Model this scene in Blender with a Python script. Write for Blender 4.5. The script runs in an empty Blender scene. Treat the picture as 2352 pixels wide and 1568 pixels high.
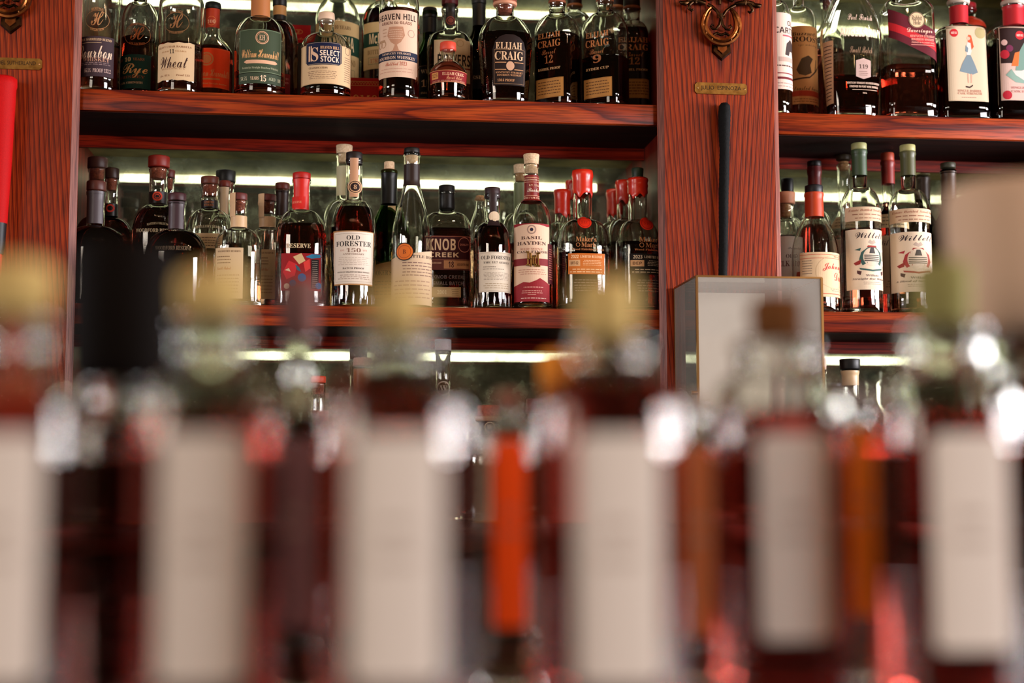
import bpy, bmesh, math, random
import numpy as np
from mathutils import Matrix, Vector
random.seed(7)
scn = bpy.context.scene
COL = scn.collection

# ------------------------------------------------------------------ camera
FPX, DIST = 3267.0, 2.8
YAW, PITCH, ROLL = [math.radians(a) for a in (6.65, 5.2, -0.1)]
cy_, sy_, cp_, sp_ = math.cos(YAW), math.sin(YAW), math.cos(PITCH), math.sin(PITCH)
FW = np.array([sy_ * cp_, cy_ * cp_, sp_]); RT = np.array([cy_, -sy_, 0.0]); UP = np.cross(RT, FW)
cr_, sr_ = math.cos(ROLL), math.sin(ROLL)
RT, UP = cr_ * RT + sr_ * UP, -sr_ * RT + cr_ * UP

def at(px, py, d=0.0):
    """world X and Z where the line of sight through a pixel crosses the plane Y = d"""
    v = FW + (px - 1176) / FPX * RT + (784 - py) / FPX * UP
    t = (DIST + d) / v[1]
    return float(v[0] * t), float(v[2] * t)

cam_d = bpy.data.cameras.new('camera'); cam = bpy.data.objects.new('camera', cam_d); COL.objects.link(cam)
cam.matrix_world = Matrix(((RT[0], UP[0], -FW[0], 0), (RT[1], UP[1], -FW[1], -DIST), (RT[2], UP[2], -FW[2], 0), (0, 0, 0, 1)))
cam_d.sensor_width = 36.0; cam_d.lens = 36.0 * FPX / 2352; cam_d.clip_start = 0.05
cam_d.dof.use_dof = True; cam_d.dof.focus_distance = 2.86; cam_d.dof.aperture_fstop = 1.6
scn.camera = cam

# ------------------------------------------------------------------ colour, world, lights
scn.view_settings.view_transform = 'Standard'; scn.view_settings.look = 'None'
scn.view_settings.gamma = 1.0; scn.view_settings.use_curve_mapping = False
scn.view_settings.exposure = -0.22
cy = scn.cycles
cy.max_bounces = 18; cy.transmission_bounces = 16; cy.glossy_bounces = 5; cy.diffuse_bounces = 2
cy.transparent_max_bounces = 8; cy.volume_bounces = 0; cy.sample_clamp_indirect = 40.0
cy.use_adaptive_sampling = True; cy.adaptive_threshold = 0.005
cy.blur_glossy = 0.6

w = bpy.data.worlds.new('world'); scn.world = w; w.use_nodes = True
bg = w.node_tree.nodes['Background']; bg.inputs[0].default_value = (0.20, 0.10, 0.05, 1); bg.inputs[1].default_value = 0.16

def area(name, loc, target, sx, sz, power, col):
    l = bpy.data.lights.new(name, 'AREA'); l.shape = 'RECTANGLE'; l.size = sx; l.size_y = sz
    l.energy = power; l.color = col
    o = bpy.data.objects.new(name, l); COL.objects.link(o); o.location = loc
    o.rotation_euler = (Vector(target) - Vector(loc)).to_track_quat('-Z', 'Y').to_euler()
    return o
area('window_light_right', (5.0, -4.6, 0.8), (0.5, -1.6, 0.1), 2.2, 1.5, 330, (0.97, 0.92, 0.94))
area('window_light_far_right', (3.3, -0.85, 0.5), (0.1, -1.2, 0.25), 1.25, 0.7, 185, (0.97, 0.93, 0.98))
area('window_light_left', (-3.2, -4.5, 0.9), (0.2, -1.8, 0.1), 1.5, 1.4, 70, (1.0, 0.86, 0.74))
area('window_light_far_left', (-2.9, -1.3, 0.45), (0.0, -1.9, 0.1), 0.9, 0.6, 65, (0.98, 0.94, 0.98))
for i in range(9):
    l = bpy.data.lights.new('bulb', 'POINT'); l.energy = 13.0; l.color = (1.0, 0.58, 0.30); l.shadow_soft_size = 0.022
    o = bpy.data.objects.new('bulb', l); COL.objects.link(o); o.location = (-1.0 + i * 0.55, -3.0 - 0.25 * (i % 2), 2.2)

# ------------------------------------------------------------------ materials
def lin(h):
    h = h.lstrip('#'); c = [int(h[i:i + 2], 16) / 255 for i in (0, 2, 4)]
    return tuple(x / 12.92 if x <= 0.04045 else ((x + 0.055) / 1.055) ** 2.4 for x in c) + (1.0,)

MATS = {}
def paint(hexc, rough=0.5, metal=0.0, spec=0.3, coat=0.0):
    k = (hexc, rough, metal, spec, coat)
    if k not in MATS:
        m = bpy.data.materials.new('paint_' + hexc.strip('#')); m.use_nodes = True
        p = m.node_tree.nodes['Principled BSDF']
        p.inputs['Base Color'].default_value = lin(hexc); p.inputs['Roughness'].default_value = rough
        p.inputs['Metallic'].default_value = metal; p.inputs['Specular IOR Level'].default_value = spec
        p.inputs['Coat Weight'].default_value = coat; p.inputs['Coat Roughness'].default_value = 0.12
        MATS[k] = m
    return MATS[k]

def noisy(name, c1, c2, scale=30, rough=0.6, metal=0.0, bump=0.0, detail=4):
    m = bpy.data.materials.new(name); m.use_nodes = True; nt = m.node_tree; p = nt.nodes['Principled BSDF']
    tc = nt.nodes.new('ShaderNodeTexCoord'); n = nt.nodes.new('ShaderNodeTexNoise')
    n.inputs['Scale'].default_value = scale; n.inputs['Detail'].default_value = detail
    r = nt.nodes.new('ShaderNodeValToRGB'); r.color_ramp.elements[0].position = 0.35; r.color_ramp.elements[1].position = 0.68
    r.color_ramp.elements[0].color = lin(c1); r.color_ramp.elements[1].color = lin(c2)
    nt.links.new(tc.outputs['Object'], n.inputs['Vector']); nt.links.new(n.outputs[0], r.inputs[0]); nt.links.new(r.outputs[0], p.inputs['Base Color'])
    p.inputs['Roughness'].default_value = rough; p.inputs['Metallic'].default_value = metal
    if bump:
        b = nt.nodes.new('ShaderNodeBump'); b.inputs['Strength'].default_value = bump; b.inputs['Distance'].default_value = 0.002
        nt.links.new(n.outputs[0], b.inputs['Height']); nt.links.new(b.outputs[0], p.inputs['Normal'])
    return m

def glassmat(name, col, ior=1.48, rough=0.0, absorb=None, dens=0):
    m = bpy.data.materials.new(name); m.use_nodes = True; nt = m.node_tree; nt.nodes.clear()
    o = nt.nodes.new('ShaderNodeOutputMaterial'); g = nt.nodes.new('ShaderNodeBsdfGlass')
    g.inputs['Color'].default_value = col; g.inputs['IOR'].default_value = ior; g.inputs['Roughness'].default_value = rough
    nt.links.new(g.outputs[0], o.inputs['Surface'])
    if absorb:
        v = nt.nodes.new('ShaderNodeVolumeAbsorption'); v.inputs['Color'].default_value = absorb; v.inputs['Density'].default_value = dens
        nt.links.new(v.outputs[0], o.inputs['Volume'])
    return m

def wood(name, axis, dark, mid, light, freq=26.0, warp=5.0, centre=None, rough=0.42, seed=0.0, sweep=0.0):
    m = bpy.data.materials.new(name); m.use_nodes = True; nt = m.node_tree; p = nt.nodes['Principled BSDF']
    N, L = nt.nodes.new, nt.links.new
    tc = N('ShaderNodeTexCoord'); mp = N('ShaderNodeMapping'); L(tc.outputs['Object'], mp.inputs[0])
    s = [1.0, 1.0, 1.0]; s[axis] = 0.09
    mp.inputs['Scale'].default_value = s; mp.inputs['Location'].default_value = (seed, seed * 0.7, seed * 1.3)
    n1 = N('ShaderNodeTexNoise'); n1.inputs['Scale'].default_value = 9.0; n1.inputs['Detail'].default_value = 3; n1.inputs['Roughness'].default_value = 0.45
    L(mp.outputs[0], n1.inputs['Vector'])
    mul = N('ShaderNodeMath'); mul.operation = 'MULTIPLY'; mul.inputs[1].default_value = warp; L(n1.outputs[0], mul.inputs[0])
    sx = N('ShaderNodeSeparateXYZ'); L(tc.outputs['Object'], sx.inputs[0])
    cross = sx.outputs[0 if axis == 2 else 2]
    if centre is not None:                       # cathedral figure: rings opening along the board
        s1 = N('ShaderNodeMath'); s1.operation = 'SUBTRACT'; s1.inputs[1].default_value = centre; L(cross, s1.inputs[0])
        s2_ = N('ShaderNodeMath'); s2_.operation = 'MULTIPLY_ADD'; L(s1.outputs[0], s2_.inputs[0]); L(s1.outputs[0], s2_.inputs[1]); s2_.inputs[2].default_value = 0.0004
        s3 = N('ShaderNodeMath'); s3.operation = 'SQRT'; L(s2_.outputs[0], s3.inputs[0])
        s4 = N('ShaderNodeMath'); s4.operation = 'MULTIPLY_ADD'; L(sx.outputs[axis], s4.inputs[0]); s4.inputs[1].default_value = sweep; L(s3.outputs[0], s4.inputs[2]); cross = s4.outputs[0]
    ad = N('ShaderNodeMath'); ad.operation = 'MULTIPLY_ADD'; ad.inputs[1].default_value = freq
    L(cross, ad.inputs[0]); L(mul.outputs[0], ad.inputs[2])
    fr = N('ShaderNodeMath'); fr.operation = 'FRACT'; L(ad.outputs[0], fr.inputs[0])
    r1 = N('ShaderNodeValToRGB'); e = r1.color_ramp.elements
    e[0].position = 0.0; e[0].color = lin(dark); e[1].position = 0.30; e[1].color = lin(mid)
    a = e.new(0.75); a.color = lin(light); b = e.new(0.95); b.color = lin(mid); c = e.new(1.0); c.color = lin(dark)
    L(fr.outputs[0], r1.inputs[0])
    mp2 = N('ShaderNodeMapping'); L(tc.outputs['Object'], mp2.inputs[0]); s2 = [1, 1, 1]; s2[axis] = 0.035; mp2.inputs['Scale'].default_value = s2
    n2 = N('ShaderNodeTexNoise'); n2.inputs['Scale'].default_value = 420; n2.inputs['Detail'].default_value = 2; L(mp2.outputs[0], n2.inputs['Vector'])
    r2 = N('ShaderNodeValToRGB'); r2.color_ramp.elements[0].position = 0.36; r2.color_ramp.elements[0].color = (0.30, 0.28, 0.26, 1)
    r2.color_ramp.elements[1].position = 0.56; r2.color_ramp.elements[1].color = (1, 1, 1, 1); L(n2.outputs[0], r2.inputs[0])
    mx = N('ShaderNodeMixRGB'); mx.blend_type = 'MULTIPLY'; mx.inputs[0].default_value = 0.75; L(r1.outputs[0], mx.inputs[1]); L(r2.outputs[0], mx.inputs[2])
    n3 = N('ShaderNodeTexNoise'); n3.inputs['Scale'].default_value = 5; n3.inputs['Detail'].default_value = 2; L(tc.outputs['Object'], n3.inputs['Vector'])
    r3 = N('ShaderNodeValToRGB'); r3.color_ramp.elements[0].position = 0.3; r3.color_ramp.elements[0].color = (0.72, 0.68, 0.66, 1)
    r3.color_ramp.elements[1].position = 0.65; r3.color_ramp.elements[1].color = (1, 1, 1, 1); L(n3.outputs[0], r3.inputs[0])
    m3 = N('ShaderNodeMixRGB'); m3.blend_type = 'MULTIPLY'; m3.inputs[0].default_value = 1; L(mx.outputs[0], m3.inputs[1]); L(r3.outputs[0], m3.inputs[2])
    L(m3.outputs[0], p.inputs['Base Color']); p.inputs['Roughness'].default_value = rough; p.inputs['Specular IOR Level'].default_value = 0.22
    bp = N('ShaderNodeBump'); bp.inputs['Strength'].default_value = 0.25; bp.inputs['Distance'].default_value = 0.0006
    L(r2.outputs[0], bp.inputs['Height']); L(bp.outputs[0], p.inputs['Normal'])
    return m

M = {}
M['oak_v'] = wood('red_oak_upright', 2, '#4e1206', '#8e2c0c', '#9e3a10', freq=105, warp=3.5, centre=0.755, sweep=-0.075)
M['oak_h'] = wood('red_oak_board', 0, '#52120a', '#923009', '#a64210', freq=11, warp=8)
M['oak_lit_edge'] = wood('red_oak_lit_edge', 2, '#7a4034', '#8c5042', '#985c4c', freq=60, warp=4)  # paler pinkish oak: window light on the column chamfers put into the colour
M['oak_rail'] = wood('red_oak_rail', 0, '#5c1206', '#8c1e0a', '#9a280e', freq=40, warp=6, seed=3.1)
M['partition'] = wood('shaded_oak_partition', 2, '#2c0804', '#5a1006', '#681808', freq=40)  # oak darkened in its colour for the shade inside the bays
M['added_board'] = noisy('added_reflector_board', '#6a6630', '#bdb470', 9, 0.6)
M['under'] = wood('underside_shade_wood', 0, '#1c0a05', '#2a0e07', '#34120a', rough=0.7)
M['dark_wood'] = wood('dark_stained_wood', 0, '#140604', '#241009', '#30150c')
M['counter'] = wood('counter_wood', 0, '#1c0a06', '#33140b', '#43200f')
M['clear'] = glassmat('clear_glass', (0.98, 0.985, 0.96, 1), 1.5)
M['green'] = glassmat('green_glass', (0.30, 0.42, 0.24, 1), 1.48)
M['dark'] = glassmat('smoked_glass', (0.16, 0.13, 0.09, 1), 1.48)
M['bourbon'] = glassmat('bourbon', (1, 1, 1, 1), 1.36, absorb=(0.72, 0.16, 0.03, 1), dens=42)
M['deep'] = glassmat('dark_bourbon', (1, 1, 1, 1), 1.36, absorb=(0.60, 0.10, 0.03, 1), dens=85)
M['front'] = glassmat('backlit_bourbon', (1, 1, 1, 1), 1.36, absorb=(0.88, 0.10, 0.02, 1), dens=42)  # bourbon for the front row, its backlit red glow put into the colour
M['amber'] = glassmat('amber_whiskey', (1, 1, 1, 1), 1.36, absorb=(0.90, 0.42, 0.04, 1), dens=22)
M['rye'] = glassmat('pale_whiskey', (1, 1, 1, 1), 1.36, absorb=(0.92, 0.62, 0.25, 1), dens=22)
M['case_glass'] = glassmat('case_glass', (0.97, 0.98, 0.96, 1), 1.45)
M['cork'] = noisy('cork', '#a5764a', '#c79a6b', 260, 0.85, bump=0.4)
M['cork_pale'] = noisy('pale_cork', '#c9a680', '#e2c6a2', 300, 0.8, bump=0.3)
M['cork_red'] = noisy('stained_cork', '#6a2a16', '#96482a', 260, 0.75, bump=0.3)
M['brass'] = noisy('aged_brass', '#5a2c12', '#9a6034', 45, 0.32, 1.0, bump=0.15)
M['bronze'] = noisy('dark_bronze', '#1d130b', '#4f3520', 60, 0.35, 1.0, bump=0.2)
M['plate'] = noisy('brass_plate', '#7a5628', '#a07a40', 70, 0.38, 1.0)
M['goldline'] = paint('#b98a5a', 0.35, 0.9)
M['brass_trim'] = paint('#b9874f', 0.3, 1.0)
M['leather'] = noisy('black_leather', '#030303', '#080706', 160, 0.8, bump=0.5); M['leather'].node_tree.nodes['Principled BSDF'].inputs['Specular IOR Level'].default_value = 0.2
M['redgrip'] = noisy('red_rubber', '#a80508', '#c80a0a', 900, 0.6, bump=0.3); M['redgrip'].node_tree.nodes['Principled BSDF'].inputs['Specular IOR Level'].default_value = 0.15

def mirror_mat():
    m = bpy.data.materials.new('antique_mirror'); m.use_nodes = True; nt = m.node_tree; p = nt.nodes['Principled BSDF']; N, L = nt.nodes.new, nt.links.new
    tc = N('ShaderNodeTexCoord'); n = N('ShaderNodeTexNoise'); n.inputs['Scale'].default_value = 7; n.inputs['Detail'].default_value = 7; n.inputs['Roughness'].default_value = 0.62
    L(tc.outputs['Object'], n.inputs['Vector'])
    r = N('ShaderNodeValToRGB'); e = r.color_ramp.elements; e[0].position = 0.36; e[0].color = (0.20, 0.21, 0.14, 1); e[1].position = 0.64; e[1].color = (0.54, 0.56, 0.43, 1)
    L(n.outputs[0], r.inputs[0]); L(r.outputs[0], p.inputs['Base Color']); p.inputs['Metallic'].default_value = 0.93
    p.inputs['Roughness'].default_value = 0.02
    n2 = N('ShaderNodeTexNoise'); n2.inputs['Scale'].default_value = 13; n2.inputs['Detail'].default_value = 8; n2.inputs['Roughness'].default_value = 0.7; L(tc.outputs['Object'], n2.inputs['Vector'])
    q = N('ShaderNodeMapRange'); q.inputs[1].default_value = 0.48; q.inputs[2].default_value = 0.7; q.inputs[3].default_value = 0.02; q.inputs[4].default_value = 0.5; L(n2.outputs[0], q.inputs[0])
    df = N('ShaderNodeBsdfDiffuse'); df.inputs[0].default_value = (0.30, 0.33, 0.22, 1); mx = N('ShaderNodeMixShader'); out = nt.nodes['Material Output']
    L(q.outputs[0], mx.inputs[0]); L(p.outputs[0], mx.inputs[1]); L(df.outputs[0], mx.inputs[2]); L(mx.outputs[0], out.inputs[0])
    return m
M['mirror'] = mirror_mat()
def emis(name, col, st):
    m = bpy.data.materials.new(name); m.use_nodes = True; nt = m.node_tree; nt.nodes.clear()
    o = nt.nodes.new('ShaderNodeOutputMaterial'); e = nt.nodes.new('ShaderNodeEmission'); e.inputs[0].default_value = col; e.inputs[1].default_value = st
    nt.links.new(e.outputs[0], o.inputs[0]); return m
M['led'] = emis('led_diffuser', (1.0, 0.99, 0.80, 1), 9.0)

# ------------------------------------------------------------------ mesh helpers
def mesh_obj(name, verts, faces, mats, parent=None, fm=None, smooth=True, loc=None):
    me = bpy.data.meshes.new(name); me.from_pydata([tuple(v) for v in verts], [], faces)
    for m in (mats if isinstance(mats, (list, tuple)) else [mats]): me.materials.append(m)
    if fm: me.polygons.foreach_set('material_index', fm)
    if smooth: me.polygons.foreach_set('use_smooth', [True] * len(me.polygons))
    me.update()
    o = bpy.data.objects.new(name, me); COL.objects.link(o); o.parent = parent
    if loc: o.location = loc
    return o

def bm_obj(name, bm, mats, parent=None, smooth=False, angle=None):
    me = bpy.data.meshes.new(name); bm.to_mesh(me); bm.free()
    for m in (mats if isinstance(mats, (list, tuple)) else [mats]): me.materials.append(m)
    if smooth:
        me.polygons.foreach_set('use_smooth', [True] * len(me.polygons))
        if angle: me.set_sharp_from_angle(angle=math.radians(angle))
    o = bpy.data.objects.new(name, me); COL.objects.link(o); o.parent = parent
    return o

def tag(o, label=None, cat=None, group=None, kind=None):
    if label: o['label'] = label
    if cat: o['category'] = cat
    if group: o['group'] = group
    if kind: o['kind'] = kind
    return o

def empty(name, loc, rz=0.0):
    o = bpy.data.objects.new(name, None); COL.objects.link(o); o.location = loc; o.rotation_euler = (0, 0, rz)
    o.empty_display_size = 0.02; return o

def add_box(bm, x0, x1, y0, y1, z0, z1, bev=0.0, mat=0):
    r = bmesh.ops.create_cube(bm, size=1.0)
    for v in r['verts']:
        v.co = Vector(((x0 + x1) / 2 + v.co.x * (x1 - x0), (y0 + y1) / 2 + v.co.y * (y1 - y0), (z0 + z1) / 2 + v.co.z * (z1 - z0)))
    fs = set(f for v in r['verts'] for f in v.link_faces)
    for f in fs: f.material_index = mat
    if bev:
        es = list(set(e for v in r['verts'] for e in v.link_edges))
        bmesh.ops.bevel(bm, geom=es, offset=bev, segments=2, profile=0.5, affect='EDGES')

def box(name, x0, x1, y0, y1, z0, z1, mat, parent=None, bev=0.0):
    bm = bmesh.new(); add_box(bm, x0, x1, y0, y1, z0, z1, bev)
    return bm_obj(name, bm, mat, parent, smooth=bev > 0, angle=40)

def lathe_data(prof, seg=36, sect=None):
    """revolve [(r, z)] ; r = 0 closes on the axis"""
    vs, fs, rows = [], [], []
    for r, z in prof:
        if r <= 1e-6: rows.append([len(vs)]); vs.append((0, 0, z))
        else:
            row = []
            for i in range(seg):
                a = 2 * math.pi * i / seg; row.append(len(vs)); vs.append((r * math.cos(a), r * math.sin(a), z))
            rows.append(row)
    for a, b in zip(rows[:-1], rows[1:]):
        for i in range(seg):
            j = (i + 1) % seg
            if len(a) == 1 and len(b) > 1: fs.append((a[0], b[j], b[i]))
            elif len(b) == 1 and len(a) > 1: fs.append((a[i], a[j], b[0]))
            elif len(a) > 1: fs.append((a[i], a[j], b[j], b[i]))
    return vs, fs

def lathe(name, prof, mat, parent=None, seg=36, loc=(0, 0, 0)):
    vs, fs = lathe_data(prof, seg); o = mesh_obj(name, vs, fs, mat, parent, loc=loc)
    o.data.set_sharp_from_angle(angle=math.radians(50)); return o

def disc_prof(z0, z1, r0, r1, bev=0.0012):
    """solid plug, r0 at the bottom, r1 at the top"""
    return [(0, z0), (r0 - bev, z0), (r0 - bev * 0.3, z0 + bev * 0.3), (r0, z0 + bev), (r1, z1 - bev), (r1 - bev * 0.3, z1 - bev * 0.3), (r1 - bev, z1), (0, z1)]

def tube(bm, pts, rads, seg=10, flat=1.0, mat=0):
    """sweep a round section along points; flat squashes it along Y"""
    pts = [Vector(p) for p in pts]; n = len(pts)
    if not isinstance(rads, (list, tuple)): rads = [rads] * n
    rows = []
    for i, p in enumerate(pts):
        t = (pts[min(i + 1, n - 1)] - pts[max(i - 1, 0)]).normalized()
        ref = Vector((0, 1, 0)) if abs(t.y) < 0.9 else Vector((1, 0, 0))
        u = t.cross(ref).normalized(); v = u.cross(t).normalized()
        row = []
        for k in range(seg):
            a = 2 * math.pi * k / seg
            row.append(bm.verts.new(p + (u * math.cos(a) + v * math.sin(a) * flat) * rads[i]))
        rows.append(row)
    for a, b in zip(rows[:-1], rows[1:]):
        for k in range(seg):
            f = bm.faces.new((a[k], a[(k + 1) % seg], b[(k + 1) % seg], b[k])); f.material_index = mat; f.smooth = True
    for r_, rev in ((rows[0], True), (rows[-1], False)):
        f = bm.faces.new(list(reversed(r_)) if rev else r_); f.material_index = mat

# ------------------------------------------------------------------ lettering
def conv(s, st):
    base = {'s': (0x1D400, 0x1D41A, 0x1D7CE), 'c': (0x1D4D0, 0x1D4EA, None), 'i': (0x1D468, 0x1D482, None), 'b': (0x1D5D4, 0x1D5EE, 0x1D7EC)}.get(st)
    if not base: return s
    out = ''
    for ch in s:
        if 'A' <= ch <= 'Z': out += chr(base[0] + ord(ch) - 65)
        elif 'a' <= ch <= 'z': out += chr(base[1] + ord(ch) - 97)
        elif '0' <= ch <= '9' and base[2]: out += chr(base[2] + ord(ch) - 48)
        else: out += ch
    return out

TXT = {}
def text_flat(s, st):
    """lettering as flat triangles, origin at its centre, cap height 1"""
    k = (s, st)
    if k not in TXT:
        c = bpy.data.curves.new('t', 'FONT'); c.body = conv(s, st); c.resolution_u = 2; c.size = 1.0
        o = bpy.data.objects.new('t', c)
        me = bpy.data.meshes.new_from_object(o)
        vs = np.array([v.co[:] for v in me.vertices]) if len(me.vertices) else np.zeros((0, 3))
        fs = [tuple(p.vertices) for p in me.polygons]
        bpy.data.objects.remove(o); bpy.data.curves.remove(c); bpy.data.meshes.remove(me)
        if len(vs):
            lo, hi = vs.min(0), vs.max(0); w_, h_ = hi[0] - lo[0], hi[1] - lo[1]
            vs[:, 0] -= (lo[0] + hi[0]) / 2; vs[:, 1] -= (lo[1] + hi[1]) / 2
            vs[:, :2] /= max(h_, 1e-6); w_ /= max(h_, 1e-6)
        else: w_ = 1
        TXT[k] = (vs, fs, w_)
    return TXT[k]

def flat_elements(W, H, els, paper, outline=None):
    """a label lying flat: bmesh in metres, origin at its lower left; z holds the layer height; returns bmesh, materials"""
    bm = bmesh.new(); mats = []
    def mi(c):
        m = c if not isinstance(c, str) else paint(c, 0.65, 0, 0.2)
        if m not in mats: mats.append(m)
        return mats.index(m)
    def poly(pts, z, m):
        f = bm.faces.new([bm.verts.new((x, y, z)) for x, y in pts]); f.material_index = m
    lay = 0.0
    if paper:
        m = mi(paper)
        if outline: poly([(x * W, y * H) for x, y in outline], 0, m)
        else: poly([(0, 0), (W, 0), (W, H), (0, H)], 0, m)
    for n_, e in enumerate(els):
        z = 0.00012 * (1 + n_ * 0.15); k = e[0]
        if k == 'r': poly([(e[1] * W, e[2] * H), (e[3] * W, e[2] * H), (e[3] * W, e[4] * H), (e[1] * W, e[4] * H)], z, mi(e[5]))
        elif k == 'f':                                   # thin frame
            x0, y0, x1, y1 = e[1] * W, e[2] * H, e[3] * W, e[4] * H; t = e[6]; m = mi(e[5])
            for a, b, c, d in ((x0, y0, x1, y0 + t), (x0, y1 - t, x1, y1), (x0, y0, x0 + t, y1), (x1 - t, y0, x1, y1)):
                poly([(a, b), (c, b), (c, d), (a, d)], z, m)
        elif k == 'p': poly([(x * W, y * H) for x, y in e[1]], z, mi(e[2]))
        elif k == 'o':                                   # disc: cx cy radius(of W) colour [ring thickness] [height squash]
            m = mi(e[4]); R = e[3] * W; q = 28; sq = e[6] if len(e) > 6 else 1.0
            P = [(e[1] * W + R * math.cos(2 * math.pi * i / q), e[2] * H + sq * R * math.sin(2 * math.pi * i / q)) for i in range(q)]
            if len(e) > 5 and e[5]:
                g = 1 - e[5]; Q = [(e[1] * W + (x - e[1] * W) * g, e[2] * H + (y - e[2] * H) * g) for x, y in P]
                for i in range(q): poly([P[i], P[(i + 1) % q], Q[(i + 1) % q], Q[i]], z, m)
            else: poly(P, z, m)
        elif k == 'l':                                   # rows of small print
            _, x0, y0, x1, y1, n, c = e[:7]; m = mi(c); rg = random.Random(int(x0 * 97 + y0 * 1009 + n)); hh = (y1 - y0) / n
            for r_ in range(n):
                yy = y0 + hh * (r_ + 0.3); x = x0 + (x1 - x0) * rg.uniform(0, 0.1); xe = x1 - (x1 - x0) * rg.uniform(0, 0.1)
                while x < xe:
                    wl = (x1 - x0) * rg.uniform(0.05, 0.14); xx = min(x + wl, xe)
                    poly([(x * W, yy * H), (xx * W, yy * H), (xx * W, (yy + hh * 0.28) * H), (x * W, (yy + hh * 0.28) * H)], z, m); x = xx + (x1 - x0) * 0.025
        elif k in 'tT':                                  # text: string cx cy height colour style width [slant] [arch]
            _, s, cx, cyy, h, c, st = e[:7]; fit = e[7] if len(e) > 7 else None; sl = e[8] if len(e) > 8 else 0; arch = e[9] if len(e) > 9 else 0
            vs, fs, w_ = text_flat(s, st); hh = h * H
            if not len(vs): continue
            sxx = (fit * W / w_) if fit else hh
            m = mi(c); bv = []
            for v in vs:
                X = v[0] * sxx; Y = v[1] * hh
                if arch: u_ = X / (0.5 * w_ * sxx + 1e-9); Y -= arch * H * u_ * u_
                bv.append(bm.verts.new((cx * W + X + Y * 0, cyy * H + Y + X * sl, z)))
            for f in fs:
                try: ff = bm.faces.new([bv[i] for i in f]); ff.material_index = m
                except ValueError: pass
    return bm, mats

# ------------------------------------------------------------------ bottles
class Shape:
    """outline of a bottle: rings of (z, half width, half depth, squareness)"""
    def __init__(s, rows): s.a = np.array(rows, float)
    def ring(s, z):
        a = s.a; return [float(np.interp(z, a[:, 0], a[:, k])) for k in (1, 2, 3)]
    def point(s, th, z, off=0.0):
        hx, hy, n = s.ring(z); e = 2.0 / n; sn, cs = math.sin(th), math.cos(th)
        return (hx + off) * math.copysign(abs(sn) ** e, sn), -(hy + off) * math.copysign(abs(cs) ** e, cs)
    def table(s, z):
        if not hasattr(s, 'tb'): s.tb = {}
        k = round(z * 4000)
        if k not in s.tb:
            th = np.linspace(-math.pi, math.pi, 361); hx, hy, n = s.ring(z); e = 2.0 / n; sn, cs = np.sin(th), np.cos(th)
            P = np.stack([hx * np.sign(sn) * np.abs(sn) ** e, -hy * np.sign(cs) * np.abs(cs) ** e], 1)
            d = np.hypot(*np.diff(P, axis=0).T); L = np.concatenate([[0], np.cumsum(d)]); L -= L[180]
            s.tb[k] = (L, P)
        return s.tb[k]
    def on(s, u, z, off):
        L, P = s.table(z); Q = (u - 0.0008, u, u + 0.0008); xs = np.interp(Q, L, P[:, 0]); ys = np.interp(Q, L, P[:, 1])
        x, y, x2, y2 = xs[1], ys[1], xs[2] - xs[0], ys[2] - ys[0]
        n = math.hypot(x2, y2) or 1
        return (x + off * y2 / n, y - off * x2 / n, z)

def make_shape(R, hs, hn, H, rn, style, ratio, n, Rb, rn_top, heel, waist=None):
    rows = []; Rb = Rb or R
    for t in (0, 0.3, 0.6, 1.0):
        a = t * math.pi / 2; rows.append((heel * (1 - math.cos(a)) * 1.0, Rb - heel * (1 - math.sin(a))))
    for i in range(1, 9):
        t = i / 8; z = heel + (hs - heel) * t; r = Rb + (R - Rb) * t
        if waist: r += waist * math.sin(math.pi * t)
        rows.append((z, r))
    K = 14
    for i in range(1, K + 1):
        t = i / K
        if style == 'round': a = t * math.pi / 2; r = rn + (R - rn) * math.cos(a); z = hs + (hn - hs) * math.sin(a)
        elif style == 's': r = rn + (R - rn) * (0.5 + 0.5 * math.cos(math.pi * t)); z = hs + (hn - hs) * t
        elif style == 'slope': r = rn + (R - rn) * (1 - t ** 1.25) ** 1.15 if t < 1 else rn; z = hs + (hn - hs) * t
        elif style == 'bell':
            a = t * math.pi / 2; f = 0.62 * math.cos(a) ** 0.9 + 0.38 * (0.5 + 0.5 * math.cos(math.pi * t)); r = rn + (R - rn) * f; z = hs + (hn - hs) * (0.55 * math.sin(a) + 0.45 * t)
        elif style == 'square':
            a = t * math.pi / 2; r = rn + (R - rn) * (math.cos(a) ** 0.55 if t < 1 else 0); z = hs + (hn - hs) * math.sin(a) ** 1.5
        rows.append((z, max(r, rn)))
    rt = rn_top or rn
    rows += [(hn + (H - hn) * 0.5, (rn + rt) / 2), (H - 0.009, rt), (H - 0.0075, rt + 0.0016), (H - 0.002, rt + 0.0016), (H, rt + 0.0008)]
    out = []; lz = -1
    for z, r in rows:
        z = max(z, lz + 1e-5); lz = z
        f = 1.0 if z <= hs else max(0.0, 1 - (z - hs) / max(hn - hs, 1e-4))
        ry = r * (ratio * f + 1 * (1 - f)) if ratio != 1 else r
        if ratio != 1 and z > hs: ry = rn + (r - rn) * ((R * ratio - rn) / max(R - rn, 1e-4))
        if z >= hn: ry = r
        out.append((z, r, ry, 2 + (n - 2) * f))
    return Shape(out)

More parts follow.
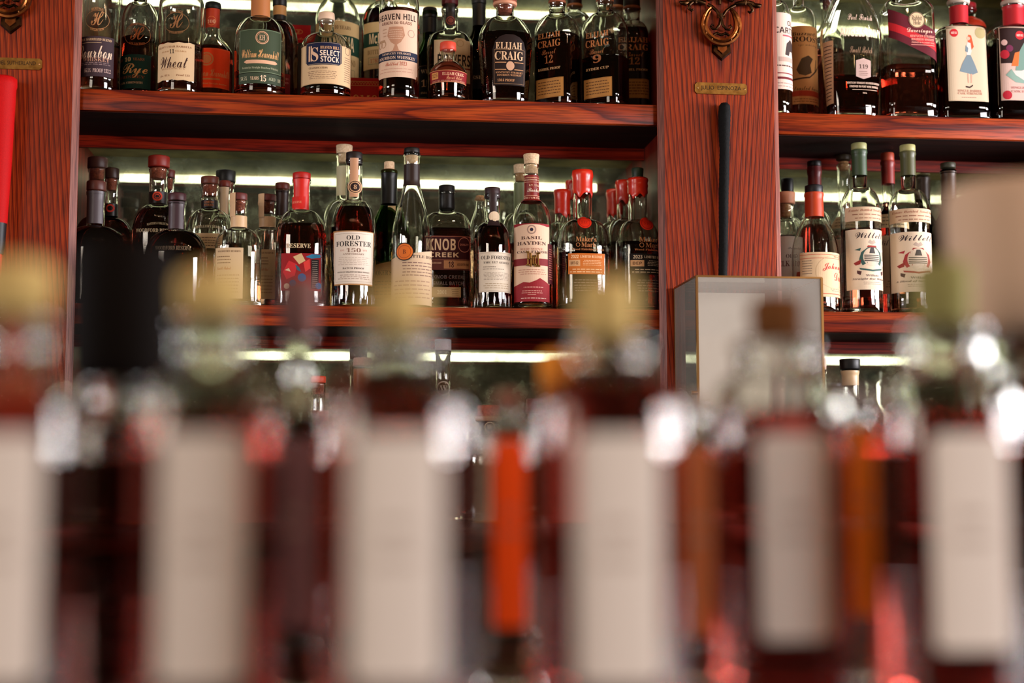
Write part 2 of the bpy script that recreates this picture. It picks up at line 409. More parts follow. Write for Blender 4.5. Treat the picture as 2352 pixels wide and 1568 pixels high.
def shell(sh, seg, t, zb):
    a = sh.a; vs, fs = [], []
    th = [2 * math.pi * i / seg for i in range(seg)]
    rows = []
    def row(z, off=0.0, k=1.0):
        hx, hy, n = sh.ring(z); e = 2.0 / n; hx = max(hx - off, 1e-4) * k; hy = max(hy - off, 1e-4) * k
        r = []
        for q in th:
            sn, cs = math.sin(q), math.cos(q); r.append((hx * math.copysign(abs(sn) ** e, sn), -hy * math.copysign(abs(cs) ** e, cs)))
        return r
    def put(z, pts):
        rows.append([len(vs) + i for i in range(seg)]); vs.extend((x, y, z) for x, y in pts)
    put(0.0, row(0.0, 0.0, 0.5))
    for z in a[:, 0]: put(z, row(z))
    H = a[-1, 0]
    if t > 0:
        put(H, row(H, t * 0.6))
        zs = [z for z in a[:, 0] if z > zb + 0.004]
        for z in reversed(zs[:-1]): put(z, row(z, t))
        put(zb + 0.003, row(zb + 0.003, t)); put(zb, row(zb + 0.001, t + 0.004)); put(zb, row(zb, t, 0.4))
    for A, B in zip(rows[:-1], rows[1:]):
        for i in range(seg):
            j = (i + 1) % seg; fs.append((A[i], A[j], B[j], B[i]))
    c0 = len(vs); vs.append((0, 0, 0.0))
    for i in range(seg): fs.append((c0, rows[0][(i + 1) % seg], rows[0][i]))
    c1 = len(vs); vs.append((0, 0, zb if t > 0 else H))
    for i in range(seg): fs.append((rows[-1][i], rows[-1][(i + 1) % seg], c1))
    return vs, fs

def liquid_mesh(sh, seg, t, zb, zf):
    a = sh.a; th = [2 * math.pi * i / seg for i in range(seg)]; vs, fs, rows = [], [], []
    def put(zr, z, off, k=1.0):
        hx, hy, n = sh.ring(zr); e = 2.0 / n; hx = max(hx - off, 1e-4) * k; hy = max(hy - off, 1e-4) * k
        rows.append([len(vs) + i for i in range(seg)])
        for q in th:
            sn, cs = math.sin(q), math.cos(q); vs.append((hx * math.copysign(abs(sn) ** e, sn), -hy * math.copysign(abs(cs) ** e, cs), z))
    o = t - 0.0005
    put(zb, zb - 0.0005, o, 0.4); put(zb, zb - 0.0005, o + 0.004); put(zb + 0.003, zb + 0.003, o)
    for z in a[:, 0]:
        if zb + 0.004 < z < zf - 0.0005: put(z, z, o)
    put(zf, zf, o)
    put(zf, zf, o, 0.5)
    for A, B in zip(rows[:-1], rows[1:]):
        for i in range(seg):
            j = (i + 1) % seg; fs.append((A[i], A[j], B[j], B[i]))
    for r_, z, rev in ((rows[0], zb - 0.0005, True), (rows[-1], zf, False)):
        c = len(vs); vs.append((0, 0, z))
        for i in range(seg):
            j = (i + 1) % seg; fs.append((c, r_[j], r_[i]) if rev else (r_[i], r_[j], c))
    return vs, fs

def wrap_label(name, sh, parent, u0, W, z0, H, els, paper, outline=None, step=0.004, off=0.0005):
    bm, mats = flat_elements(W, H, els, paper, outline)
    x = step
    while x < W:
        g = bm.verts[:] + bm.edges[:] + bm.faces[:]
        bmesh.ops.bisect_plane(bm, geom=g, dist=1e-7, plane_co=(x, 0, 0), plane_no=(1, 0, 0)); x += step
    zz = 0.006
    while zz < H:
        g = bm.verts[:] + bm.edges[:] + bm.faces[:]
        bmesh.ops.bisect_plane(bm, geom=g, dist=1e-7, plane_co=(0, zz, 0), plane_no=(0, 1, 0)); zz += 0.006
    for v in bm.verts: v.co = Vector(sh.on(u0 + v.co.x, z0 + v.co.y, off + v.co.z))
    return bm_obj(name, bm, mats, parent)

def flat_label(name, parent, x0, W, y, z0, H, els, paper, outline=None):
    """a flat label on a vertical plane facing the viewer"""
    bm, mats = flat_elements(W, H, els, paper, outline)
    for v in bm.verts: v.co = Vector((x0 + v.co.x, y - v.co.z, z0 + v.co.y))
    return bm_obj(name, bm, mats, parent)

CAPN = {}
def bottle(desc, cx, d, shelf, w, ys, yn, yt, wn, style='round', sec=(1, 2), rot=0.0, glass='clear', liq='bourbon', fill=None, caps=(), plug=None,
           sleeves=(), labels=(), group=None, base_w=None, wn_top=None, waist=None, heel=0.004, cat='bottle', name='whiskey_bottle', t=0.0028, extra=None, tilt=0.0):
    """all y and widths are read off the photo at the bottle's own depth d behind the shelf front; metres come from the camera"""
    yb = ys + 60
    X, _ = at(cx, (ys + yb) / 2, d)
    def hz(y): return at(cx, y, d)[1] - shelf
    def rw(p, y=None): return (at(cx + p / 2, ys, d)[0] - at(cx - p / 2, ys, d)[0]) / 2
    R = rw(w); rn = rw(wn)
    # a body seen from the front is slightly nearer than its axis
    root = empty(name, (X, d, shelf + 0.0004), math.radians(rot)); tag(root, desc, cat, group)
    if tilt: root.rotation_euler = (0, math.radians(tilt), math.radians(rot))
    hs, hn, H = hz(ys), hz(yn), hz(yt)
    sh = make_shape(R, hs, hn, H, rn, style, sec[0], sec[1], rw(base_w) if base_w else None, rw(wn_top) if wn_top else None, heel, waist)
    seg = 40 if sec[1] <= 2.2 else 56
    zb = 0.009
    vs, fs = shell(sh, seg, t, zb); g = mesh_obj('glass', vs, fs, M[glass], root)
    if liq and fill is not None:
        zf = hz(fill); vs, fs = liquid_mesh(sh, seg, t, zb, min(zf, H - 0.012)); mesh_obj('whiskey', vs, fs, M[liq], root)
    for c in caps:
        nm, y1, y2, w1, w2, mt = c[:6]
        m = M[mt] if mt in M else paint(mt, 0.45)
        r1, r2 = rw(w1), rw(w2); z1, z2 = hz(y1), hz(y2)
        o = lathe(nm, disc_prof(z2, z1, r2, r1, min(0.0022, (z1 - z2) * 0.25)), m, root, 32)
    if plug:
        lathe('cork', disc_prof(hz(plug[1]), hz(plug[0]), rn - t - 0.0008, rn - t - 0.0002), M[plug[2]], root, 28)
    for s_ in sleeves:
        nm, y1, y2, mt = s_[:4]; z1, z2 = hz(y1), hz(y2); m = M[mt] if mt in M else paint(mt, 0.38)
        arc = s_[4] if len(s_) > 4 else 2 * math.pi
        o_ = s_[5] if len(s_) > 5 else 0.0006
        K, S = 10, 36; V, F = [], []
        zz = sorted(set([z2 + (z1 - z2) * i / K for i in range(K + 1)]))
        for z in zz:
            hx, hy, n = sh.ring(min(max(z, 0.001), sh.a[-1, 0]))
            for i in range(S + 1):
                a = -arc / 2 + arc * i / S; V.append(((hx + o_) * math.sin(a), -(hy + o_) * math.cos(a), z))
        for r_ in range(K):
            for i in range(S): q = r_ * (S + 1) + i; F.append((q, q + 1, q + S + 2, q + S + 1))
        mesh_obj(nm, V, F, m, root)
    for lb in labels:
        x0, x1 = lb['x']; y0, y1 = lb['y']          # y0 upper edge, y1 lower edge
        z1, z0 = hz(y0), hz(y1); zm = (z0 + z1) / 2
        L, P = sh.table(zm)
        front = slice(90, 271)
        a0 = rw(2 * (x0 - cx)) if x0 != cx else 0; a1 = rw(2 * (x1 - cx)) if x1 != cx else 0
        px_, Lf = P[front, 0], L[front]
        u0 = float(np.interp(a0, px_, Lf)); u1 = float(np.interp(a1, px_, Lf)); u0 += lb.get('du', 0); u1 += lb.get('du', 0)
        wrap_label(lb.get('n', 'front_label'), sh, root, u0, u1 - u0, z0, z1 - z0, lb.get('e', []), lb.get('paper'), lb.get('outline'), off=lb.get('off', 0.0005))
    if extra: extra(root, sh, hz, rw)
    return root

# ------------------------------------------------------------------ structure
S1, S2, S3, S1R = 0.7467, 0.3245, -0.10, 0.7385       # shelf surfaces
CLX, CRL, CRR = -0.5215, 0.626, 0.881                   # column edges
MY = 0.4225                                               # mirror plane
fl = box('floor', -4, 4, -6, 1.5, -1.25, -1.2, M['dark_wood']); tag(fl, kind='structure')
bw = box('wall_back', -4, 4, 0.47, 0.55, -1.2, 2.6, paint('#1c1512', 0.7)); tag(bw, kind='structure')

cab = tag(empty('back_bar_cabinet', (0, 0, -1.2)), 'red oak back-bar cabinet with wide columns and long lit liquor shelves', 'cabinet')
def cpart(name, *a, **k):
    o = box(name, *a, parent=cab, **k); o.location = (0, 0, 1.2); return o
def column(x0, x1, px0, px1):
    bm = bmesh.new(); c = 0.012
    P = [(x0, 0.003), (x0, 0.0), (x0 + c, -0.012), (x1 - c, -0.012), (x1, 0.0), (x1, 0.003)]
    z0, z1 = S3, 1.75; lo = [bm.verts.new((x, y, z0)) for x, y in P]; hi = [bm.verts.new((x, y, z1)) for x, y in P]
    for i in range(6):
        j = (i + 1) % 6; f = bm.faces.new((lo[i], lo[j], hi[j], hi[i])); f.material_index = 1 if i in (1, 3) else 0
    bm.faces.new(hi); bm.faces.new(list(reversed(lo)))
    o = bm_obj('column', bm, [M['oak_v'], M['oak_lit_edge']], cab); o.location = (0, 0, 1.2)
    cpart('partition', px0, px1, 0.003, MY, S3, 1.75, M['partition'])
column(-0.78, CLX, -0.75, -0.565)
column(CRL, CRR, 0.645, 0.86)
cpart('partition', 1.62, 1.66, 0.0, MY, S3, 1.75, M['oak_v'])
def shelf(x0, x1, top, th, mat='oak_h'):
    cpart('shelf', x0, x1, 0.008, MY, top - th, top, M[mat], bev=0.0012)
    cpart('added_reflector', x0, x1, 0.246, MY, top - th - 0.001, top - th + 0.0004, M['added_board'])  # pale olive board added so a glow shows around the strip light
    cpart('underside_shade_panel', x0, x1, 0.02, 0.22, top - th - 0.0008, top - th + 0.0004, M['under'])  # thin dark sheet added to deepen the shade under the shelf
    # wooden rail hung under the shelf, hiding the light behind it
    cpart('light_rail', x0, x1, 0.221, 0.231, top - th - 0.026, top - th, M['oak_rail'])
XL0, XL1, XR0, XR1 = -0.565, 0.645, 0.86, 1.62
shelf(XL0, XL1, S1, 0.042); shelf(XL0, XL1, S2, 0.040)
shelf(XR0, XR1, S1R, 0.045); shelf(XR0, XR1, S2, 0.042)
shelf(XL0, XL1, S1 + 0.43, 0.042); shelf(XR0, XR1, S1R + 0.43, 0.045)
cpart('mirror', XL0, XL1, MY, MY + 0.006, S3, 1.75, M['mirror'])
cpart('mirror', XR0, XR1, MY, MY + 0.006, S3, 1.75, M['mirror'])
cpart('counter_top', -1.6, 2.6, -0.34, MY, S3 - 0.04, S3, M['counter'], bev=0.003)
cpart('base_cabinet', -1.6, 2.6, -0.26, MY, -1.2, S3 - 0.04, M['dark_wood'])

def led(x0, x1, ztop, label):
    r = tag(empty('strip_light', ((x0 + x1) / 2, 0.24, ztop - 0.0012)), label, 'light', 'strip lights under the shelves')
    hw = (x1 - x0) / 2
    box('housing', -hw, hw, -0.0088, -0.003, -0.020, 0.0, paint('#2a2a26', 0.5), r)
    box('diffuser', -hw, hw, -0.003, 0.004, -0.0195, -0.0005, M['led'], r, bev=0.002)
led(-0.541, 0.607, S1 - 0.0422, 'greenish white strip light under the top shelf of the left bay')
led(-0.541, 0.607, S2 - 0.0402, 'greenish white strip light under the middle shelf of the left bay')
led(0.885, 1.56, S1R - 0.0452, 'greenish white strip light under the top shelf of the right bay')
led(0.885, 1.56, S2 - 0.0422, 'greenish white strip light under the middle shelf of the right bay')
led(-0.541, 0.607, S1 + 0.43 - 0.0422, 'greenish white strip light above the top row of bottles, left bay')
led(0.885, 1.56, S1R + 0.43 - 0.0452, 'greenish white strip light above the top row of bottles, right bay')

fb = tag(empty('bar_counter', (0.2, -1.98, -1.2)), 'dark wooden front bar counter below the row of blurred bottles', 'counter')
o = box('counter_top', -1.6, 1.9, -0.36, 0.40, 1.0, 1.03 , M['counter'], fb, bev=0.004)
o = box('bar_front', -1.5, 1.8, -0.25, 0.33, 0.0, 1.0, M['dark_wood'], fb)

# ------------------------------------------------------------------ column ornaments
def A3(px, py, y=-0.012):
    x, z = at(px, py, y); return (x, y, z)
def horseshoe(dx, dy, label):
    """dx, dy: where this copy sits on the photo relative to the right-hand one"""
    bx, bz = at(1656 + dx, 70 + dy, -0.012)
    r = tag(empty('horseshoe_ornament', (bx, -0.0123, bz)), label, 'ornament', None)
    k = at(1700, 70)[0] - at(1600, 70)[0]; k /= 100.0            # metres per pixel here
    def q(px, py, y): return ((px - 1656) * k, y, (70 - py) * k)
    # the shoe: a flat band bent into a U, open at the top
    bm = bmesh.new(); n = 44; prev = None; cx_, cy0 = 1653, 61
    for i in range(n + 1):
        a = math.radians(-238 + 296 * i / n + 0); t_ = abs(i / n - 0.5) * 2
        ro = 49 - 3 * t_ ** 3; ri = 33 - (2 if t_ < 0.8 else 2 - (t_ - 0.8) * 40)
        ang = math.radians(90) + math.radians(-148 + 296 * i / n)
        cs, sn = math.cos(ang), math.sin(ang); sq = 1.0
        ring = []
        for rr, y in ((ro, -0.010), (ro - 1.5, -0.016), ((ro + ri) / 2 + 3, -0.0165), ((ro + ri) / 2, -0.0145), ((ro + ri) / 2 - 3, -0.0165), (ri + 1, -0.016), (ri, -0.010)):
            ring.append(bm.verts.new(q(cx_ + rr * cs * 0.98, cy0 + rr * sn * 1.0, y)))
        if prev:
            for j in range(7):
                jj = (j + 1) % 7; bm.faces.new((prev[j], prev[jj], ring[jj], ring[j]))
        else: bm.faces.new(ring)
        prev = ring
    bm.faces.new(list(reversed(prev))); bmesh.ops.recalc_face_normals(bm, faces=bm.faces[:])
    shoe = bm_obj('horseshoe', bm, M['brass'], r, smooth=True, angle=35)
    for s in (-1, 1):
        for j in range(4):
            ang = math.radians(90 + s * (32 + j * 27)); rr = 41
            b2 = bmesh.new(); p = q(cx_ + rr * math.cos(ang), cy0 + rr * math.sin(ang), -0.0160)
            bmesh.ops.create_cube(b2, size=1.0)
            for v in b2.verts: v.co = Vector((p[0] + v.co.x * 0.0022, p[1] + v.co.y * 0.002, p[2] + v.co.z * 0.0034))
            bmesh.ops.bevel(b2, geom=b2.edges[:], offset=0.0006, segments=2, affect='EDGES')
            bm_obj('nail', b2, M['goldline'], shoe, smooth=True, angle=40)
    # scroll bracket carrying the shoe
    bm = bmesh.new()
    tube(bm, [q(1625, 14, -0.006), q(1634, 20, -0.009), q(1644, 30, -0.011), q(1650, 41, -0.011)], [0.0038, 0.0036, 0.0032, 0.003], 10)
    tube(bm, [q(1690, 12, -0.006), q(1678, 19, -0.009), q(1665, 29, -0.011), q(1657, 41, -0.011)], [0.0038, 0.0036, 0.0032, 0.003], 10)
    tube(bm, [q(1653, 36, -0.011), q(1653, 58, -0.011)], [0.0046, 0.0034], 10)
    for s in (-1, 1):
        tube(bm, [q(1653 + s * 1, 50, -0.011), q(1653 + s * 4, 62, -0.012), q(1653 + s * 11, 71, -0.012), q(1653 + s * 19, 72, -0.012), q(1653 + s * 24, 66, -0.012), q(1653 + s * 21, 61, -0.012), q(1653 + s * 17, 64, -0.012)], [0.0034, 0.003, 0.0028, 0.0024, 0.0022, 0.0018, 0.0014], 8)
        tube(bm, [q(1653, 84, -0.010), q(1653 + s * 10, 80, -0.011), q(1653 + s * 17, 84, -0.011), q(1653 + s * 21, 92, -0.010)], [0.003, 0.003, 0.0026, 0.0018], 8)
        # leaves and curls on the side arms
        x0 = 1653 + s * 37
        tube(bm, [q(x0 - s * 2, 12, -0.0075), q(x0 + s * 12, 9, -0.009), q(x0 + s * 26, 7, -0.009), q(x0 + s * 40, 10, -0.009)], [0.0045, 0.0062, 0.0050, 0.0042], 10)
        tube(bm, [q(x0 + s * 26, 10, -0.009), q(x0 + s * 34, 17, -0.010), q(x0 + s * 36, 26, -0.010), q(x0 + s * 29, 31, -0.010), q(x0 + s * 25, 27, -0.010)], [0.0036, 0.0036, 0.0034, 0.0028, 0.0020], 8)
        tube(bm, [q(x0 + s * 36, 11, -0.009), q(x0 + s * 44, 15, -0.011), q(x0 + s * 52, 14, -0.011), q(x0 + s * 57, 11, -0.009)], [0.0034, 0.0059, 0.0048, 0.0011], 8)
        tube(bm, [q(x0 + s * 18, -6, -0.009), q(x0 + s * 19, 6, -0.012), q(x0 + s * 19, 14, -0.011)], [0.0022, 0.0042, 0.0017], 8)
        tube(bm, [q(1653 + s * 10, -2, -0.009), q(1653 + s * 26, 4, -0.009), q(1653 + s * 38, -8, -0.009), q(1653 + s * 30, -22, -0.009)], [0.0036, 0.0045, 0.0039, 0.0028], 8)
    tube(bm, [q(1653, 12, -0.0045), q(1653, -30, -0.006)], [0.003, 0.004], 8)
    bm_obj('scroll_bracket', bm, M['bronze'], r, smooth=True, angle=50)
    bm = bmesh.new()
    for z_ in (40, 44): tube(bm, [q(1644, z_, -0.0115), q(1662, z_, -0.0115)], 0.0021, 8)
    bm_obj('collar', bm, M['brass'], r, smooth=True, angle=50)
    # pointed shield under the shoe
    def penta(s, y0, y1, mat, nm, par):
        b = bmesh.new(); P = [(-21, 92), (21, 92), (22, 121), (0, 140), (-22, 121)]
        c = (0, 112)
        lo = [b.verts.new(q(1656 + (c[0] + (x - c[0]) * s), c[1] + (y - c[1]) * s, y0)) for x, y in P]
        hi = [b.verts.new(q(1656 + (c[0] + (x - c[0]) * s * 0.86), c[1] + (y - c[1]) * s * 0.86, y1)) for x, y in P]
        for i in range(5): b.faces.new((lo[i], lo[(i + 1) % 5], hi[(i + 1) % 5], hi[i]))
        b.faces.new(hi); b.faces.new(list(reversed(lo))); bmesh.ops.recalc_face_normals(b, faces=b.faces[:])
        return bm_obj(nm, b, mat, par)
    p1 = penta(1.0, 0.0, -0.006, M['bronze'], 'shield', r)
    penta(0.55, -0.005, -0.009, M['brass'], 'boss', p1)
    return r
horseshoe(0, 0, 'aged brass horseshoe ornament with scrollwork on the column between the bays')
horseshoe(-1629, -65, 'aged brass horseshoe ornament at the upper left edge, on the left column')

def name_plate(cx, cy_, wpx, hpx, text, label, screws=(1, 1)):
    x, z = at(cx, cy_, -0.012); x0 = at(cx - wpx / 2, cy_, -0.012)[0]; x1 = at(cx + wpx / 2, cy_, -0.012)[0]
    W = x1 - x0; H = at(cx, cy_ - hpx / 2, -0.012)[1] - at(cx, cy_ + hpx / 2, -0.012)[1]; c = H * 0.2
    r = tag(empty('name_plate', (x, -0.0123, z)), label, 'name plate')
    bm = bmesh.new(); P = [(-W/2 + c, -H/2), (W/2 - c, -H/2), (W/2, -H/2 + c), (W/2, H/2 - c), (W/2 - c, H/2), (-W/2 + c, H/2), (-W/2, H/2 - c), (-W/2, -H/2 + c)]
    lo = [bm.verts.new((a, 0, b)) for a, b in P]; hi = [bm.verts.new((a * 0.99, -0.002, b * 0.95)) for a, b in P]
    for i in range(8): bm.faces.new((lo[i], lo[(i + 1) % 8], hi[(i + 1) % 8], hi[i]))
    bm.faces.new(hi); bmesh.ops.recalc_face_normals(bm, faces=bm.faces[:])
    pl = bm_obj('plate', bm, M['plate'], r)
    flat_label('lettering', r, -W/2, W, -0.0021, -H/2, H, [('t', text, 0.5, 0.5, 0.44, '#120803', 'r', 0.76)], None)
    for s in (-1, 1):
        lathe('screw', [(0, -0.001), (0.0018, -0.001), (0.0018, 0.0004), (0.001, 0.0012), (0, 0.0014)], M['goldline'], r, 14).matrix_local = Matrix.Translation((s * W * 0.445, -0.0021, 0)) @ Matrix.Rotation(math.radians(90), 4, 'X')
    return r
name_plate(1655.5, 204, 121, 27, 'JULIO  ESPINOZA', 'small brass name plate with two screws on the column between the bays')
name_plate(37, 146.5, 121, 27, 'JOEL SUTHERLAND', 'small brass name plate on the left column beside the red grip')

# leather-wrapped rod on the right column, red grip leaning on the left column
bm = bmesh.new()
P = [(1664, 237), (1664, 243), (1664, 258), (1663.5, 300), (1664, 345), (1663, 400), (1662, 470), (1661.5, 560), (1660, 660), (1659, 760)]
Rd = [8, 13, 14.5, 13.5, 11.5, 11.5, 11, 10.5, 10, 9.5]
rx, rz = at(1664, 237, -0.0262)
pts = [(at(a, b, -0.0262)[0] - rx, 0, at(a, b, -0.0262)[1] - rz) for a, b in P]
# fine ridges of the spiral wrap
PP, RR = [], []
for i in range(len(pts) - 1):
    a, b = Vector(pts[i]), Vector(pts[i + 1]); m_ = max(2, int((a - b).length / 0.0032))
    for j in range(m_):
        f = j / m_; PP.append(a.lerp(b, f)); RR.append((Rd[i] * (1 - f) + Rd[i + 1] * f) * 0.000862 * (1.0 + (0.05 if (len(PP) % 3 == 0 and i > 1) else 0)))
tube(bm, PP, RR, 20)
st = tag(empty('wrapped_stick', (rx, -0.0262, rz)), 'black leather wrapped stick hanging on the column under the name plate', 'stick')
bm_obj('shaft', bm, M['leather'], st, smooth=True, angle=60)
pc = lathe('mounting_stud', [(0, 0), (0.004, 0), (0.004, 0.0138), (0, 0.0138)], M['bronze'], st, 12); pc.matrix_local = Matrix.Translation((0, 0.0, -0.04)) @ Matrix.Rotation(math.radians(-90), 4, 'X')

gx, gz = at(4, 180, -0.042)
rt = tag(empty('red_grip_club', (gx, -0.042, gz)), 'red rubber grip of a club hanging at the left edge of the photo', 'golf club')
def gp(px, py): a, b = at(px, py, -0.042); return (a - gx, 0, b - gz)
bm = bmesh.new()
tube(bm, [gp(6, 178), gp(6, 182), gp(5.5, 196), gp(4.5, 204), gp(2, 300), gp(-2, 400), gp(-6, 513)], [0.022, 0.0268, 0.0272, 0.0262, 0.0235, 0.0215, 0.0178], 24)
bm_obj('grip', bm, M['redgrip'], rt, smooth=True, angle=60)
bm = bmesh.new(); tube(bm, [gp(-6, 513), gp(-7, 560), gp(-9, 583)], [0.0172, 0.0150, 0.0135], 20)
bm_obj('ferrule', bm, paint('#0d0d10', 0.45), rt, smooth=True, angle=60)
bm = bmesh.new(); tube(bm, [gp(-9, 583), gp(-12, 700), gp(-16, 900)], [0.0108, 0.0098, 0.009], 20)
bm_obj('shaft', bm, paint('#c01818', 0.4), rt, smooth=True, angle=60)
pc = lathe('mounting_stud', [(0, 0), (0.006, 0), (0.006, 0.0296), (0, 0.0296)], M['bronze'], rt, 12); pc.matrix_local = Matrix.Translation((0, 0.0, -0.05)) @ Matrix.Rotation(math.radians(-90), 4, 'X')

# ------------------------------------------------------------------ brass and glass display case
dc = tag(empty('display_case', (0.775, -0.11, S3 + 0.0004)), 'glass display case with thin brass edges standing before the column', 'display case')
cw, cd, ch = 0.1215, 0.09, 0.4645; tb = 0.0022
bm = bmesh.new()
for sx in (-1, 1):
    for sy in (-1, 1): add_box(bm, sx * cw - tb, sx * cw + tb, sy * cd - tb, sy * cd + tb, 0, ch)
for z_ in (0.003, ch):
    for s in (-1, 1):
        add_box(bm, -cw, cw, s * cd - tb * .8, s * cd + tb * .8, z_ - tb * .8, z_ + tb * .8); add_box(bm, s * cw - tb * .8, s * cw + tb * .8, -cd, cd, z_ - tb * .8, z_ + tb * .8)
bm_obj('brass_frame', bm, M['brass_trim'], dc)
def reflection_haze():  # case panes with a whitish reflection painted in as patchy pale diffuse
    m = bpy.data.materials.new('reflection_haze_glass'); m.use_nodes = True; nt = m.node_tree; nt.nodes.clear(); N, L = nt.nodes.new, nt.links.new
    o = N('ShaderNodeOutputMaterial'); a = N('ShaderNodeMixShader'); b = N('ShaderNodeMixShader'); t_ = N('ShaderNodeBsdfTransparent'); gl = N('ShaderNodeBsdfGlossy'); df = N('ShaderNodeBsdfDiffuse')
    gl.inputs['Roughness'].default_value = 0.02; df.inputs[0].default_value = lin('#e0d8cc'); fr = N('ShaderNodeFresnel'); fr.inputs[0].default_value = 1.5
    tc = N('ShaderNodeTexCoord'); n = N('ShaderNodeTexNoise'); n.inputs['Scale'].default_value = 4; L(tc.outputs['Object'], n.inputs[0])
    mr = N('ShaderNodeMapRange'); mr.inputs[3].default_value = 0.12; mr.inputs[4].default_value = 0.45; L(n.outputs[0], mr.inputs[0])
    L(mr.outputs[0], a.inputs[0]); L(t_.outputs[0], a.inputs[1]); L(df.outputs[0], a.inputs[2])
    L(fr.outputs[0], b.inputs[0]); L(a.outputs[0], b.inputs[1]); L(gl.outputs[0], b.inputs[2]); L(b.outputs[0], o.inputs[0]); return m
M['reflection_haze'] = reflection_haze()
box('front_pane', -cw + tb, cw - tb, -cd - 0.001, -cd + 0.001, tb, ch - tb, M['reflection_haze'], dc)
for s in (-1, 1): box('side_pane', s * cw - 0.001, s * cw + 0.001, -cd + tb, cd - tb, tb, ch - tb, M['reflection_haze'], dc)
box('top_pane', -cw + tb, cw - tb, -cd + tb, cd - tb, ch - 0.001, ch + 0.001, M['reflection_haze'], dc)
for z_ in (0.245, 0.205):
    bm = bmesh.new(); tube(bm, [(-cw - 0.012, -cd, z_), (-cw - 0.001, -cd, z_)], 0.004, 10)
    bm_obj('hinge', bm, M['brass_trim'], dc, smooth=True, angle=50)
dd = tag(box('reflection_card', -0.085, 0.085, -0.0015, 0.0015, 0, 0.452, paint('#f0e2cc', 0.7)), 'pale card added inside the glass display case as its whitish reflection', 'card')  # added card, stands in for a bright reflection in the front glass
dd.location = (0.745, -0.05, S3 + 0.001)

# ------------------------------------------------------------------ top shelf, left bay
G, CR = '#c08a5e', '#d8b48c'
INK = '#231a16'
def marks(x0, y0, x1, y1, n, c): return ('l', x0, y0, x1, y1, n, c)
deckle = [(0, .02), (.12, .0), (.25, .025), (.38, .005), (.5, .03), (.62, .0), (.75, .02), (.88, .0), (1, .02), (1, .98), (.88, 1.0), (.76, .975), (.63, 1.0), (.5, .97), (.38, .995), (.25, .975), (.12, 1.0), (0, .98)]
def mono(c='#a8683c'):
    return [('t', 'H', .5, .55, .5, c, 'c', .5), ('o', .5, .5, .5, c, .03, .8), ('t', 'COLLECTION', .5, .14, .09, c, 's', .55, 0, -.05), ('t', 'HERITAGE', .5, .9, .09, c, 's', .5, 0, .04)]

bottle('tall clear round bottle with a plum label, first from the left on the top shelf', 230, .05, S1, 94, 0, -38, -95, 36, fill=100,
       caps=[('stopper', -135, -92, 44, 44, '#8a5a34')], plug=(-92, -70, 'cork'),
       labels=[dict(x=(185, 268), y=(97, 188), paper='#3a2a30', e=[('t', 'DOUBLE BARRELED BLEND', .5, .92, .06, CR, 's', .86), ('t', 'Bourbon', .52, .62, .34, '#e2c7ac', 'c', .86, .0), ('t', 'WHISKEY', .58, .42, .1, '#b98a72', 's', .62), marks(.1, .28, .95, .36, 2, '#a58a88'), ('r', .1, .83, .7, .84, CR), ('t', '66.1%  PROOF 132.2', .62, .15, .1, '#c8aaa0', 's', .6)]),
               dict(n='etched_monogram', x=(205, 258), y=(28, 92), e=mono('#b07a4e'))])
bottle('clear bottle with a dark green label between the plum-label and deckle-edged bottles', 321, .125, S1, 84, 52, 8, -30, 30, fill=92, liq='deep',
       caps=[('stopper', -60, -28, 38, 38, '#2a1a12')],
       labels=[dict(x=(279, 352), y=(137, 214), paper='#12382f', e=[('t', '10', .44, .86, .13, '#d9b27a', 's', .16), ('t', 'YEARS', .7, .86, .08, '#9a5a34', 's', .26), ('t', 'AGED', .2, .86, .08, '#9a5a34', 's', .16), ('t', 'Rye', .6, .52, .42, '#e0a868', 'c', .62), ('t', 'WHISKEY', .5, .34, .08, '#8a4a2c', 's', .7), ('t', 'CASK STRENGTH', .5, .17, .06, CR, 's', .6)]),
               dict(n='etched_monogram', x=(292, 350), y=(62, 122), e=mono('#a9582c'))])
bottle('clear bottle with a cream deckle-edged label, third from the left on the top shelf', 417, .05, S1, 104, 20, -22, -85, 36, fill=108,
       caps=[('stopper', -125, -82, 44, 44, '#8a5a34')], plug=(-82, -60, 'cork'),
       labels=[dict(x=(368, 452), y=(112, 199), paper='#cdae86', outline=deckle, e=[('t', 'HEAVY CHAR BARRELS', .5, .88, .05, '#7a4a2c', 's', .84), ('t', '11', .48, .76, .11, INK, 's', .11), ('t', 'AGED      YEARS', .5, .76, .04, '#a5764a', 's', .6), ('t', 'Wheat', .5, .48, .3, '#3a1c12', 'c', .68), ('t', 'WHISKEY', .5, .31, .05, '#b08a66', 's', .6), ('t', 'Alc. 61%', .3, .14, .05, '#8a5a3a', 's', .28), ('t', 'Proof 122', .74, .14, .05, '#8a5a3a', 's', .3)]),
               dict(n='etched_monogram', x=(384, 440), y=(36, 100), e=mono('#8a5a34'))])
bottle('bottle with a bright red-orange label and black screw cap on the top shelf', 487, .12, S1, 96, 128, 76, 12, 34, style='s', fill=115, liq='bourbon',
       caps=[('cap', 8, 24, 36, 38, '#16120f')], sleeves=[('neck_label', 24, 68, '#c23a1c', 2.4)],
       labels=[dict(x=(445, 529), y=(124, 214), paper='#ff4512', e=[('o', .42, .72, .16, '#e8874c'), ('o', .42, .72, .12, '#ff4512', .12), ('t', 'William Heavenhill', .55, .38, .2, '#ec9a5c', 'c', .85), ('r', .2, .2, .72, .24, '#e08a4c'), ('t', 'Bottled in Bond Straight Bourbon', .5, .1, .05, '#ec9a5c', 's', .8), ('f', .02, .01, .98, .98, '#ec7a44', .0006)]),
               dict(n='neck_emblem', x=(475, 496), y=(40, 66), e=[('t', '100', .5, .45, .35, '#f0c09a', 'b', .8), ('o', .5, .5, .48, '#e8874c', .1)])])
